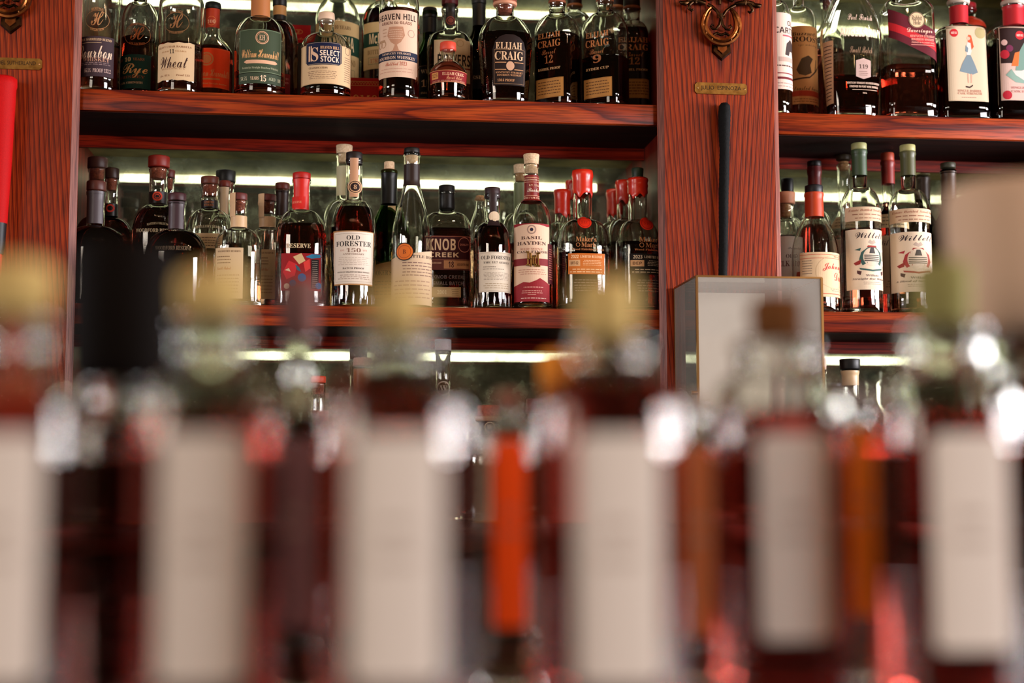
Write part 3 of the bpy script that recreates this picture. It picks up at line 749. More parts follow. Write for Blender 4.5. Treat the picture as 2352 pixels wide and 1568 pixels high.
bottle('round-shouldered clear bottle with a sage green label and copper neck wrap', 597, .045, S1, 117, 98, 44, -22, 42, fill=172,
       caps=[('stopper', -60, -20, 50, 50, '#8a4a2a')], sleeves=[('neck_wrap', -20, 42, '#a8683a', 6.283, .0012)],
       labels=[dict(x=(553, 647), y=(84, 183), paper='#3a4630', e=[('f', .02, .015, .98, .985, '#8a9a7a', .0006), ('o', .53, .8, .14, '#c89a78', .14), ('o', .53, .8, .11, '#b88a68', .1), ('t', 'EH', .53, .8, .12, '#d0a888', 's', .12), ('t', 'William Heavenhill', .5, .44, .2, '#e2a86c', 'c', .84), ('p', [(.14, .25), (.2, .29), (.82, .29), (.88, .25), (.82, .21), (.2, .21)], '#d8a684'), ('t', 'Kentucky Straight Bourbon Whiskey', .5, .11, .06, '#a8a888', 's', .8)]),
               dict(n='lower_label', x=(553, 647), y=(184, 207), paper='#364230', e=[('t', '54.5%', .14, .5, .4, '#b8b090', 'i', .16), ('t', 'YEARS', .38, .5, .32, '#d8b894', 's', .18), ('t', '15', .56, .5, .6, '#f0cfae', 's', .12), ('t', 'AGED', .75, .5, .32, '#a8a888', 's', .16), ('t', '109', .93, .5, .35, '#b8b090', 's', .08)])])
bottle('dark wine-red bottle with a gold neck band behind the sage label bottle', 641, .2, S1, 88, 108, 50, -5, 30, fill=60, style='round', liq='deep',
       caps=[('cap', -20, 17, 33, 33, '#14100e')], sleeves=[('neck_band', 17, 38, '#b9854c'), ('neck_foil', 38, 52, '#120e0c')],
       labels=[dict(x=(600, 668), y=(181, 226), paper='#7a0f14', e=[('t', 'KENTUCKY', .8, .75, .1, '#c87a6a', 's', .3), ('t', 'BOURBON', .8, .55, .1, '#c87a6a', 's', .3)])])
# boxes on the top shelf
def carton(desc, x0, x1, yt, d, shelf, dep, col, band=None, name='carton', rot=0):
    a, zt = at(x0, yt, d); b, _ = at(x1, yt, d); W = b - a; H = zt - shelf
    r = tag(empty(name, ((a + b) / 2, d, shelf + 0.0004), math.radians(rot)), desc, 'box')
    box('box_body', -W / 2, W / 2, 0, dep, 0, H, paint(col, 0.5), r, bev=0.0012)
    if band: band(r, W, H)
    return r
carton('dark carton with a red printed band behind the short clear bottle', 662, 714, 56, .27, S1, .075, '#1a0c0a',
       lambda r, W, H: flat_label('front_panel', r, -W / 2, W, -.0006, H * .82, H * .175, [('o', .45, .62, .2, '#d88a4c', .16, .55), ('t', 'H', .45, .62, .3, '#d88a4c', 'c', .2), ('t', 'Heritage', .5, .2, .2, '#e09a5c', 'c', .7)], '#b3101a'))
bottle('short clear bottle with a wrap-around cream label and a blue plaque', 749, .045, S1, 116, 112, 80, 46, 35, fill=190, style='round',
       caps=[('cap', 31, 50, 37, 39, '#d8b89c')],
       labels=[dict(x=(693, 805), y=(118, 208), paper='#cfae84', e=[('f', .01, .01, .99, .99, '#a07a50', .0004), marks(.2, .12, .68, .34, 5, '#7a5a44'), ('t', 'CLASSIFICATION', .38, .4, .05, '#5a4030', 's', .3), marks(.8, .1, .96, .75, 12, '#8a6a5a'), ('o', .88, .9, .06, '#6a5048', .12)]),
               dict(n='plaque', x=(705, 784), y=(114, 165), off=.0012, paper='#101634', outline=[(.08, 0), (.92, 0), (1, .12), (1, .88), (.92, 1), (.08, 1), (0, .88), (0, .12)], e=[('f', .03, .03, .97, .97, '#c8b090', .0004), ('t', 'HEAVEN HILL', .68, .76, .13, '#d8a878', 's', .5), ('t', 'SELECT', .68, .52, .24, '#eed6c0', 'b', .52), ('t', 'STOCK', .68, .24, .24, '#eed6c0', 'b', .48), ('t', 'S', .28, .46, .62, '#d8b090', 's', .2), ('r', .10, .16, .15, .84, '#d8b090'), ('r', .17, .16, .2, .84, '#d8b090')])])
def mck(x0, x1, yt, yb):
    return dict(x=(x0, x1), y=(yt, yb), paper='#cdb07c', e=[('r', 0, .48, 1, .78, '#1d4030'), ('t', 'McKENNA', .5, .645, .22, '#e2c79a', 'b', .66), ('t', '10 YEARS', .6, .9, .06, '#6a4a2c', 's', .3), ('t', 'KENTUCKY', .5, .51, .04, '#e2c79a', 's', .3), ('t', 'BOTTLED IN BOND', .5, .36, .1, '#8a6a3c', 's', .74), ('f', .15, .1, .85, .25, '#2a5a3c', .0006), ('t', '1785', .3, .175, .09, '#b8693c', 's', .2)])
bottle('tall clear bottle rising behind the short blue-plaque bottle, green-banded label', 775, .26, S1, 104, 62, -2, -60, 36, style='round', fill=150,
       caps=[('cap', -95, -58, 44, 44, '#17130f')], labels=[mck(726, 824, 64, 208)])
bottle('dark amber bottle with a cream and green label left of the tall grain label bottle', 880, .26, S1, 100, 66, 10, -60, 34, style='round', fill=30, liq='deep',
       caps=[('cap', -95, -58, 42, 42, '#17130f')], sleeves=[('neck_label', -30, 6, '#c9a878', 3.0)], labels=[mck(836, 926, 66, 172)])
carton('low red carton with gold lettering between two bottles on the top shelf', 806, 872, 178, .135, S1, .05, '#a81410',
       lambda r, W, H: flat_label('front_panel', r, -W / 2, W, -.0006, .001, H * .96, [('r', 0, .78, 1, .8, '#d08a4c'), ('r', 0, .9, 1, .92, '#d08a4c'), ('t', 'VVVVVVVVVV', .5, .85, .08, '#d08a4c', 'r', .98), ('t', 'OMO', .5, .3, .42, '#e09a4c', 's', .9)], '#b81a12'))
bottle('tall round clear bottle with a white wheat-sheaf label and navy band', 917, .045, S1, 93, 22, -28, -90, 36, style='round', fill=30,
       caps=[('stopper', -130, -88, 44, 44, '#7a5030')],
       labels=[dict(x=(871, 957), y=(38, 190), paper='#d9b79c', outline=[(0, .02), (.04, .02), (.04, 0), (.96, 0), (.96, .04), (1, .04), (1, 1), (0, 1)],
                    e=[('t', 'HEAVEN HILL', .5, .9, .09, '#33201c', 'b', .88), ('t', 'GRAIN to GLASS', .5, .81, .045, '#7a4a3a', 'b', .66), ('p', [(.36, .75), (.64, .75), (.68, .62), (.6, .52), (.52, .48), (.56, .4), (.62, .38), (.38, .38), (.44, .4), (.48, .48), (.4, .52), (.32, .62)], '#b8876a'), marks(.36, .56, .64, .72, 5, '#d9b79c'), ('o', .12, .5, .07, '#a8805f', .2), ('o', .22, .5, .07, '#a8805f', .2), ('p', [(.06, .53), (.28, .53), (.26, .57), (.1, .57)], '#b08a6a'), ('o', .82, .66, .08, '#b08a78', .15),
                       ('r', 0, .25, 1, .38, '#1a2338'), ('t', 'KENTUCKY STRAIGHT', .5, .35, .03, '#d9b79c', 's', .62), ('t', 'BOURBON WHISKEY', .5, .29, .045, '#d9b79c', 's', .84), ('t', 'Bottled 2023', .5, .2, .06, '#b8604c', 'c', .44), marks(.1, .06, .9, .15, 2, '#c89a84'), marks(.2, .6, .3, .75, 3, '#c8a084')])])
bottle('dark green bottle with a black cap between the white sheaf label and the rickhouse label', 987, .2, S1, 78, 148, 84, 28, 32, style='s', fill=150, glass='green', liq='deep',
       caps=[('cap', 20, 44, 33, 33, '#1c1410')], sleeves=[('neck_foil', 44, 78, '#15130f')],
       labels=[dict(x=(960, 1020), y=(160, 236), paper='#120e0c', e=[('t', 'WHISKEY', .5, .8, .12, CR, 's', .8), ('t', '1792', .45, .45, .22, CR, 's', .66), ('t', 'SMALL BATCH', .45, .16, .06, CR, 's', .7), ('f', .03, .02, .97, .97, '#a88a5a', .0005)])])
bottle('broad-shouldered bottle with a cream label and burgundy cap behind the small coral-capped bottle', 1033, .12, S1, 106, 108, 76, 20, 36, style='square', sec=(.7, 3.2), fill=112, liq='bourbon',
       caps=[('cap', -22, 14, 40, 38, '#5a1418')], sleeves=[('neck_strip', 14, 66, '#1a1210', 1.2, .0012)],
       labels=[dict(x=(995, 1077), y=(98, 200), paper='#cdb28c', outline=[(0, 0), (1, 0), (1, .95), (.88, .95), (.8, 1), (.6, 1), (.52, .95), (0, .95)], e=[('o', .71, .88, .1, '#b89a70', .2), ('t', 'BOWERS', .55, .5, .26, INK, 'b', .9), ('t', 'S', .2, .72, .24, INK, 'i', .14), ('r', .0, .3, 1, .33, '#7a2a1c'), marks(.1, .05, .9, .26, 3, '#7a5a44')]),
               dict(n='neck_seal', x=(1024, 1043), y=(44, 63), off=.0018, e=[('o', .5, .5, .5, '#7a3a2c'), ('o', .5, .5, .36, '#20140f', .2)])])
bottle('small bulbous bottle with a coral cap and red band label, front of the top shelf', 1029, .03, S1, 88, 176, 140, 104, 32, style='bell', fill=150, base_w=78,
       caps=[('cap', 99, 118, 37, 38, '#d04a34')],
       labels=[dict(x=(988, 1070), y=(173, 200), paper='#7a1216', e=[('t', 'ELIJAH CRAIG', .6, .68, .28, '#e8b890', 's', .5), ('t', 'Barrel Select', .62, .38, .26, '#d89a70', 'c', .36), ('r', .08, .3, .26, .85, '#c88a4a'), ('t', '125', .17, .6, .3, '#6a3a1c', 's', .14), ('t', 'KENTUCKY STRAIGHT BOURBON WHISKEY', .5, .12, .14, '#c88a70', 's', .8), ('r', 0, .96, 1, 1, '#c88a5a'), ('r', 0, .0, 1, .04, '#c88a5a')])])
bottle('black bottle with a black foil neck behind the broad-shouldered one', 1100, .22, S1, 80, 126, 66, 2, 30, style='s', glass='dark', fill=80, liq='deep',
       caps=[('cap', -6, 12, 34, 34, '#1a1712')], sleeves=[('neck_foil', 12, 62, '#171410')],
       labels=[dict(x=(1068, 1132), y=(150, 215), paper='#1c120e', e=[('t', 'RESERVE', .5, .4, .12, CR, 's', .8)])])
arch = [(0.02, 0), (.98, 0), (1, .35), (1, .7), (.93, .86), (.8, .95), (.62, 1), (.38, 1), (.2, .95), (.07, .86), (0, .7), (0, .35)]
bottle('wide-shouldered bottle of dark whiskey with an arched brown label and natural cork', 1160, .045, S1, 124, 106, 42, 10, 40, style='round', sec=(.8, 2.4), fill=84, liq='deep', base_w=104,
       caps=[('cork', -28, 12, 54, 54, 'cork_red'), ('collar', 8, 15, 56, 54, '#c88a6a')], plug=(12, 34, 'cork_red'),
       labels=[dict(x=(1127, 1202), y=(94, 208), paper='#1e0f0a', outline=arch, e=[('f', .05, .03, .95, .7, '#a88058', .0005), ('t', 'ELIJAH', .48, .77, .15, '#d8b088', 's', .78), ('t', 'CRAIG', .49, .58, .17, '#d8b088', 's', .84), ('r', .08, .44, .4, .455, G), ('r', .64, .44, .92, .455, G), ('r', .08, .3, .4, .315, G), ('r', .64, .3, .92, .315, G), ('o', .52, .38, .12, '#c89a7a', 0, 1.1), ('t', 'KENTUCKY STRAIGHT', .5, .25, .035, G, 's', .8), ('t', 'BOURBON WHISKEY', .5, .2, .035, G, 's', .72), ('t', '130.6 PROOF', .4, .1, .05, G, 's', .5)])])
def ec(desc, cx, d, w, ys, yn, yt, fill, grp, rot, liq='deep', year='12', barrel='BARREL PROOF', wn=36, lo=(190, 234)):
    return bottle(desc, cx, d, S1, w, ys, yn, yt, wn, style='round', sec=(.86, 3.6), rot=rot, fill=fill, liq=liq, group=grp,
                  caps=[('cap', -40, yt, 36, 38, '#241410'), ('cap_ring', yt - 3, yt + 4, 40, 41, '#8a4a2c')],
                  labels=[dict(n='gold_print', x=(cx - 34, cx + 36), y=(ys + 4, lo[0] - 16), e=[('t', 'ELIJAH', .5, .88, .15, '#b9703c', 's', .8), ('t', 'CRAIG', .5, .68, .17, '#b9703c', 's', .82), ('t', 'Barrel', .5, .48, .12, '#9a5a30', 'c', .5), ('t', year, .5, .3, .2, '#9a5a30', 's', .3), ('t', barrel, .5, .06, .06, '#c89a6a', 's', .8)]),
                          dict(n='lower_label', x=(cx - 34, cx + 36), y=lo, paper='#b07a3c', e=[('f', .01, .02, .99, .98, '#7a4a20', .0005), ('l', .08, .15, .92, .9, 5, '#5a3418')])])
ec('square whiskey bottle with gold print, turned left, first of the three square ones', 1280, .06, 95, 78, 36, 6, 86, None, -38)
ec('square whiskey bottle half full with gold print, in the middle of the three square ones', 1390, .055, 98, 76, 32, 2, 138, None, -38, year='9', barrel='RYDER CUP')
ec('dim square bottle with gold print in the corner of the top shelf by the column', 1452, .16, 74, 88, 52, 20, 70, None, -8)
bottle('rear bottle whose dark neck shows between the first two square bottles', 1320, .23, S1, 84, 70, 30, 14, 30, style='round', fill=90, liq='deep', caps=[('cap', -40, 14, 34, 34, '#2a1712'), ('cap_ring', 12, 18, 37, 37, '#a8683c')])
bottle('rear bottle whose dark neck shows between the last two square bottles', 1416, .28, S1, 84, 78, 36, 20, 30, style='round', fill=90, liq='deep', caps=[('cap', -40, 18, 34, 34, '#2a1712'), ('cap_ring', 16, 22, 37, 37, '#a8683c')])

# ------------------------------------------------------------------ top shelf, right bay
bottle('slim bottle with a white label half hidden by the column, top shelf right bay', 1781, .05, S1R, 70, 52, 6, -40, 30, fill=200, style='round', caps=[('cap', -80, -38, 40, 40, '#2a1712')],
       labels=[dict(x=(1748, 1816), y=(40, 214), paper='#d8bfae', e=[('t', 'OLD', .78, .87, .07, '#3a2420', 'b', .3), ('t', 'CARTER', .66, .77, .08, '#3a2420', 'b', .7), ('r', .5, .69, 1, .71, '#a8505a'), ('p', [(.55, .45), (.6, .6), (.72, .66), (.88, .6), (.95, .48), (.85, .44), (.8, .5), (.7, .5), (.66, .44)], '#3a2c28'), ('r', .4, .36, 1, .42, '#b89a8c'), marks(.3, .28, 1, .34, 1, '#5a3a34'), ('r', .3, .2, 1, .215, '#8a3a3c'), ('r', .3, .13, 1, .16, '#6a1c20'), marks(.3, .02, 1, .1, 2, '#a88078')])])
bottle('bottle with a tan label showing a perched bird on a bare branch', 1835, .14, S1R, 78, 56, 20, -40, 26, fill=200, style='round', caps=[('cap', -80, -38, 36, 36, '#2a1712')],
       labels=[dict(x=(1798, 1872), y=(72, 249), paper='#d8985c', e=[('t', "Buzzard's", .55, .9, .05, '#33180e', 's', .66), ('t', 'ROOST', .58, .83, .07, '#33180e', 's', .7), ('t', 'rye whiskey', .6, .75, .04, '#8a5a34', 'c', .5), ('p', [(.3, .44), (.42, .58), (.58, .62), (.7, .58), (.62, .5), (.66, .4), (.5, .36), (.36, .38)], '#5a4028'), ('p', [(.2, .3), (.6, .33), (.8, .42), (.97, .52), (.95, .53), (.78, .44), (.6, .35), (.2, .32)], '#4a2a18'), ('p', [(.75, .42), (.8, .58), (.82, .58), (.78, .42)], '#4a2a18'), ('t', 'toasted barrel', .6, .2, .05, '#33180e', 'c', .7), ('r', 0, .1, 1, .17, '#b83c20'), marks(.2, .02, .9, .08, 2, '#8a4a2c')])])
bottle('slim bottle with a red cork behind, between the tan label and the flared bottle', 1901, .22, S1R, 70, 96, 50, 2, 24, fill=120, style='s', caps=[('cap', -26, 4, 30, 30, '#3a1410')], plug=(4, 22, 'cork_red'))
def ae_side(root, sh, hz, rw):
    pass
bottle('flared flask-shaped bottle with white lettering, widest at its shoulder', 1955, .05, S1R, 134, 96, -30, -75, 34, style='bell', sec=(.62, 2.8), fill=182, liq='deep', base_w=108,
       caps=[('cap', -110, -73, 40, 40, '#2a1712')],
       labels=[dict(n='white_print', x=(1912, 2012), y=(40, 160), e=[('t', 'Port Finish', .5, .9, .12, '#d8b8a4', 'c', .55), ('t', 'ANGELS ENVY', .52, .6, .16, '#e8d0bc', 'b', .95), ('t', 'Small Batch', .5, .28, .12, '#8a6a50', 'c', .5)]),
               dict(n='front_badge', x=(1951, 1985), y=(145, 192), paper='#b89a90', outline=[(0, .12), (.5, 0), (1, .12), (1, .88), (.5, 1), (0, .88)], e=[('t', '119', .5, .6, .2, '#4a342c', 's', .6), marks(.2, .15, .8, .4, 3, '#7a5a50')]),
               dict(n='lower_print', x=(1930, 2008), y=(196, 228), e=[('t', 'KENTUCKY STRAIGHT BOURBON WHISKEY', .5, .85, .14, '#d8b8a0', 'b', .98), ('t', 'FINISHED IN PORT WINE BARRELS', .5, .6, .14, '#d8b8a0', 'b', .84), ('r', .15, .36, .88, .39, '#d8b8a0'), ('t', '750 ML', .5, .15, .1, '#d8b8a0', 'b', .12)]),
               dict(n='side_label', x=(1893, 1904), y=(105, 245), paper='#b08460', e=[marks(.1, .05, .9, .95, 16, '#3a2018')])])
def diag(root, sh, hz, rw): pass
bottle('square-shouldered bottle with a diagonal crimson label and round cream badge', 2083, .055, S1R, 110, 26, 2, -24, 50, style='square', sec=(.7, 4), fill=158, liq='bourbon', base_w=118,
       caps=[('cap', -58, -22, 58, 58, '#7a3a24')],
       labels=[dict(x=(2030, 2137), y=(32, 152), paper='#5a0f1c', outline=[(0, 1), (1, .56), (1, .0), (0, .46)], e=[('p', [(0, .75), (1, .34), (1, .18), (0, .60)], '#b81c24'), ('t', 'Dareringer', .6, .565, .12, '#f0c0a8', 'c', .5, 0), ('t', 'KENTUCKY STRAIGHT', .66, .47, .045, '#e09888', 'b', .5), ('t', 'BOURBON WHISKEY', .66, .41, .045, '#e09888', 'b', .46), ('t', 'FINISHED IN PX SHERRY CASKS', .66, .35, .03, '#e09888', 'b', .46), ('r', .42, .3, .9, .31, '#e09888')]),
               dict(n='round_badge', x=(2071, 2107), y=(40, 78), off=.0014, e=[('o', .5, .5, .5, '#d8b890'), ('o', .5, .5, .49, '#3a1a18', .08), ('t', 'Rabbit', .5, .62, .3, '#2a1614', 's', .66), ('t', 'Hole', .5, .34, .26, '#2a1614', 's', .46)])])
def lady(hair, dress):
    return [('f', .02, .01, .98, .99, '#b8a080', .0004), ('o', .18, .9, .1, '#c02028'), ('t', 'RABBIT HOLE', .18, .9, .03, '#f0d0c0', 'b', .14), ('o', .84, .91, .14, '#a8986a'),
            ('p', [(.5, .84), (.54, .88), (.6, .87), (.63, .8), (.66, .72), (.6, .68), (.56, .74), (.52, .78)], hair), ('o', .53, .83, .045, '#d8a890'), ('p', [(.5, .78), (.58, .77), (.6, .66), (.56, .6), (.48, .6), (.46, .68)], '#d8c8c0'), ('p', [(.46, .74), (.44, .66), (.5, .64), (.52, .7)], dress),
            ('p', [(.48, .61), (.57, .61), (.66, .5), (.74, .38), (.6, .35), (.45, .37), (.28, .39), (.36, .5)], dress), ('p', [(.47, .36), (.5, .36), (.51, .24), (.48, .24)], '#c89a84'), ('p', [(.56, .36), (.59, .36), (.58, .24), (.55, .24)], '#c89a84'), ('p', [(.42, .2), (.52, .19), (.6, .22), (.6, .2), (.52, .17), (.42, .18)], '#3a2420'),
            ('t', 'SINGLE BARREL', .52, .135, .03, '#b0705c', 's', .6), ('t', 'CASK STRENGTH', .52, .1, .03, '#b0705c', 's', .6), marks(.3, .03, .7, .07, 1, '#b08a78')]
bottle('square bottle with a cream label picturing a woman in a grey-blue dress', 2204, .055, S1R, 104, 78, 64, 6, 38, style='square', sec=(.75, 4.5), fill=100, liq='deep', base_w=114,
       caps=[('cap', -30, 4, 44, 44, '#a8222a'), ('lip', 3, 12, 50, 48, '#b8a898')], sleeves=[('neck_label', 18, 58, '#b8202a', 6.283, .0012)],
       labels=[dict(x=(2159, 2248), y=(72, 244), paper='#cdb79a', e=lady('#c8502c', '#71828a'))])
bottle('small rear bottle with a dark red cap between the two picture-label bottles', 2224, .2, S1R, 76, 70, 48, 20, 36, style='round', fill=None, liq=None, caps=[('cap', 10, 28, 38, 38, '#a01420')], sleeves=[('neck_label', 44, 70, '#b8341c', 3)])
bottle('square bottle with a dark floral picture label at the right edge of the top shelf', 2330, .05, S1R, 118, 82, 66, 12, 42, style='square', sec=(.75, 4.5), fill=100, liq='deep', base_w=126,
       caps=[('cap', -26, 8, 46, 46, '#a8222a'), ('lip', 4, 14, 52, 50, '#b8a898')], sleeves=[('neck_label', 18, 62, '#b8202a', 6.283, .0012)],
       labels=[dict(x=(2277, 2382), y=(76, 244), paper='#c9a99c', e=[('r', .02, .5, .98, .98, '#2c1614'), ('f', .01, .01, .99, .99, '#c8b090', .0006), ('o', .42, .88, .09, '#c02028'), ('t', 'RABBIT HOLE', .42, .88, .03, '#f0d0c0', 'b', .13),
            ('o', .1, .62, .09, '#b02030'), ('o', .2, .7, .07, '#6a2444'), ('o', .1, .78, .06, '#d0a8a0'), ('o', .9, .6, .1, '#b02030'), ('o', .82, .74, .07, '#d0b0a8'), ('p', [(.3, .4), (.36, .62), (.5, .78), (.62, .84), (.74, .7), (.74, .52), (.66, .36), (.5, .28)], '#6f8c80'), ('p', [(.22, .46), (.3, .64), (.4, .66), (.36, .46)], '#c8662c'), ('o', .66, .82, .09, '#c8662c'),
            ('p', [(.2, .4), (.34, .28), (.64, .26), (.74, .36), (.6, .44), (.42, .4)], '#d8c0b8'), ('p', [(.1, .34), (.3, .24), (.6, .22), (.3, .34), (.22, .42)], '#7f9a8c'), ('t', 'SINGLE BARREL', .5, .17, .03, '#a8605c', 's', .6), ('t', 'CASK STRENGTH', .5, .12, .03, '#a8605c', 's', .6), ('o', .12, .07, .09, '#b02030')])])

# ------------------------------------------------------------------ middle shelf, left bay
def wr(desc, cx, d, w, ys, yn, yt, wn, fill, cap, capc, band=None, labels=(), glass='clear', liq='deep', **k):
    return bottle(desc, cx, d, S2, w, ys, yn, yt, wn, style='round', sec=(.62, 2.3), fill=fill, liq=liq, glass=glass,
                  caps=[('cap', cap[0], cap[1], cap[2], cap[2], capc)], plug=(cap[1] + 1, cap[1] + 26, 'cork_red'), sleeves=[('neck_band',) + tuple(band)] if band else (), labels=labels, **k)
wr('dark oval flask bottle in the left corner of the middle shelf, grey foil neck', 217, .05, 150, 575, 521, 440, 42, 530, (417, 440, 45), '#4a2018', band=(442, 516, '#4c4448', 2.2))
wr('taller rear bottle behind the left corner flask, brown wooden cap', 219, .2, 100, 560, 500, 388, 40, 470, (363, 389, 47), '#3a1c12')
wr('rear bottle with a black neck band and brown cap, second from the left corner', 253, .13, 110, 560, 502, 412, 30, 480, (387, 412, 33), '#2e1a12', band=(470, 498, '#15100e'),
   labels=[dict(n='neck_emblem', x=(244, 262), y=(470, 492), off=.0015, e=[('o', .5, .5, .5, '#a02a1c', .4)])])
wr('dark amber oval bottle with a red-brown cap and a sunburst neck band', 361, .11, 118, 540, 472, 388, 42, 482, (360, 386, 50), '#7a1e14', band=(443, 470, '#1a1210'),
   labels=[dict(n='neck_emblem', x=(351, 372), y=(444, 466), off=.0018, e=[('o', .5, .5, .5, '#b03a24', .35), ('o', .5, .5, .25, '#b03a24', .4), ('o', .5, .5, .2, '#1a1210')]),
           dict(n='white_print', x=(312, 412), y=(512, 545), e=[('t', "MASTER'S COLLECTION", .55, .8, .16, '#b8a888', 's', .5, 0, .1), ('t', 'WOODFORD RESERVE', .5, .3, .26, '#c8b898', 's', .9)])])
wr('rear bottle glimpsed behind the sunburst bottle, maroon cap', 384, .24, 90, 560, 500, 408, 26, 480, (391, 410, 29), '#5a2018')
wr('black oval flask bottle with a plum cap, front row between amber and clear flasks', 404, .045, 142, 585, 530, 462, 41, 536, (445, 464, 42), '#3c1c20', band=(466, 528, '#3a2a2e', 2.0),
   labels=[dict(n='white_print', x=(352, 452), y=(560, 592), e=[('t', 'WOODFORD RESERVE', .5, .5, .3, '#6a5a44', 's', .8)])])
wr('clear oval flask with a brown cap and dark neck band, rear centre-left', 480, .12, 106, 530, 482, 424, 38, 560, (407, 425, 42), '#5a2a1c', band=(462, 480, '#1c1412'), liq='rye',
   labels=[dict(n='neck_print', x=(466, 494), y=(463, 479), off=.0012, e=[('t', 'LIMITED', .5, .7, .28, '#a8683c', 's', .7), ('t', 'RELEASE', .5, .3, .28, '#a8683c', 's', .7)]), dict(x=(452, 510), y=(541, 575), paper='#bda27a', e=[marks(.1, .1, .9, .8, 4, '#5a4030')]), dict(n='neck_arch_print', x=(440, 520), y=(515, 535), e=[('t', 'DISTILLERY SERIES', .5, .5, .28, '#b8a888', 's', .8, 0, .2)])])
wr('tall rear bottle with a glossy black cap between two clear flasks', 516, .24, 80, 540, 492, 420, 40, 560, (393, 420, 46), '#17130f', liq='rye')
wr('rear bottle with a small maroon cap and cream neck strip', 514, .17, 80, 540, 496, 430, 26, 560, (416, 432, 28), '#6a2418', band=(432, 494, '#c4a884', 1.6), liq='rye')
strip = lambda a, b: (a, b, '#c9a67c', 6.283, .0011)
def paperlab(x0, x1, y0, y1, t1): return dict(x=(x0, x1), y=(y0, y1), paper='#c7ab84', e=[('t', t1, .52, .93, .035, '#5a3a24', 's', .8), marks(.08, .68, .6, .86, 3, '#6a4a34'), ('t', 'Double Oaked', .35, .6, .06, '#a8502c', 'c', .5), marks(.1, .1, .9, .5, 6, '#9a7a5a')])
wr('clear flask with a maroon cap and a tall cream label, front row', 547, .035, 108, 568, 526, 461, 36, 640, (445, 462, 38), '#5c2824', band=strip(498, 524), liq='amber',
   labels=[dict(n='neck_strip', x=(529, 541), y=(446, 500), off=.0022, paper='#caa780', e=[]), paperlab(497, 561, 574, 690, 'WOODFORD RESERVE')])
wr('clear flask with a cream neck strip standing just right of the tall-label flask', 613, .125, 84, 570, 526, 463, 37, 600, (448, 464, 39), '#5c2824', band=strip(500, 524), liq='bourbon',
   labels=[dict(n='neck_strip', x=(594, 607), y=(448, 502), off=.0022, paper='#caa780', e=[]), paperlab(596, 633, 577, 690, 'RESERVE')])
wr('rear bottle with a brown cap and neck strip left of the red-necked bottle', 647, .2, 84, 540, 500, 436, 32, 520, (421, 437, 34), '#5a2018', band=(440, 498, '#2a1612', 2.2))
wr('dark bottle with a scarlet neck strip and a colourful painted label', 691, .048, 116, 545, 484, 412, 40, 517, (398, 414, 42), '#a81c14', band=(414, 484, '#c8241a', 2.0), liq='deep',
   labels=[dict(n='white_print', x=(640, 735), y=(555, 580), e=[('t', 'RESERVE', .5, .4, .4, '#d0b890', 's', .56)]),
           dict(n='neck_band', x=(658, 700), y=(455, 481), off=.0012, paper='#c8241a', e=[('t', 'RESERVE', .5, .5, .2, '#e88a6a', 's', .6)]),
           dict(x=(648, 738), y=(587, 672), paper='#8e1418', e=[('p', [(.05, .5), (.2, .8), (.4, .7), (.35, .4), (.15, .3)], '#c0282c'), ('p', [(.3, .9), (.5, 1), (.6, .8), (.45, .7)], '#c8a878'), ('p', [(.35, .7), (.45, .62), (.5, .5), (.4, .55)], '#2a5a6a'), ('o', .52, .35, .1, '#1f5a8a'), ('o', .3, .2, .08, '#2a4a6a'), ('p', [(.6, .9), (.75, .98), (.98, .98), (.98, .9), (.75, .86)], '#2a7aa0'), ('p', [(.55, .75), (.7, .85), (.72, .6), (.6, .5)], '#d03a34'), ('o', .15, .12, .07, '#d8b898'), ('p', [(.1, .55), (.2, .6), (.25, .5)], '#d8b898'), ('r', .74, .06, .93, .84, '#1a1412'), marks(.76, .08, .91, .82, 14, '#a89a8a'), ('o', .93, .14, .08, '#2a6a9a')])])
bottle('pale rear bottle with a tall cream cork behind the white-label bottle', 789, .2, S2, 98, 520, 462, 354, 34, style='round', fill=560, liq='rye', caps=[('cork', 334, 354, 38, 36, 'cork_pale')], plug=(355, 375, 'cork_pale'), sleeves=[('neck_label', 384, 452, '#b5ab86', 4)])
def flute(root, sh, hz, rw):
    bm = bmesh.new()
    z0, z1 = 0.003, 0.028
    for i in range(18):
        a = 2 * math.pi * i / 18; hx, hy, n = sh.ring(0.015)
        p = [(math.sin(a) * (hx - .0005), -math.cos(a) * (hy - .0005), z) for z in (z0, (z0 + z1) / 2, z1)]
        tube(bm, p, [0.0012, 0.0022, 0.0012], 6)
    bm_obj('fluted_foot', bm, M['clear'], root, smooth=True, angle=60)
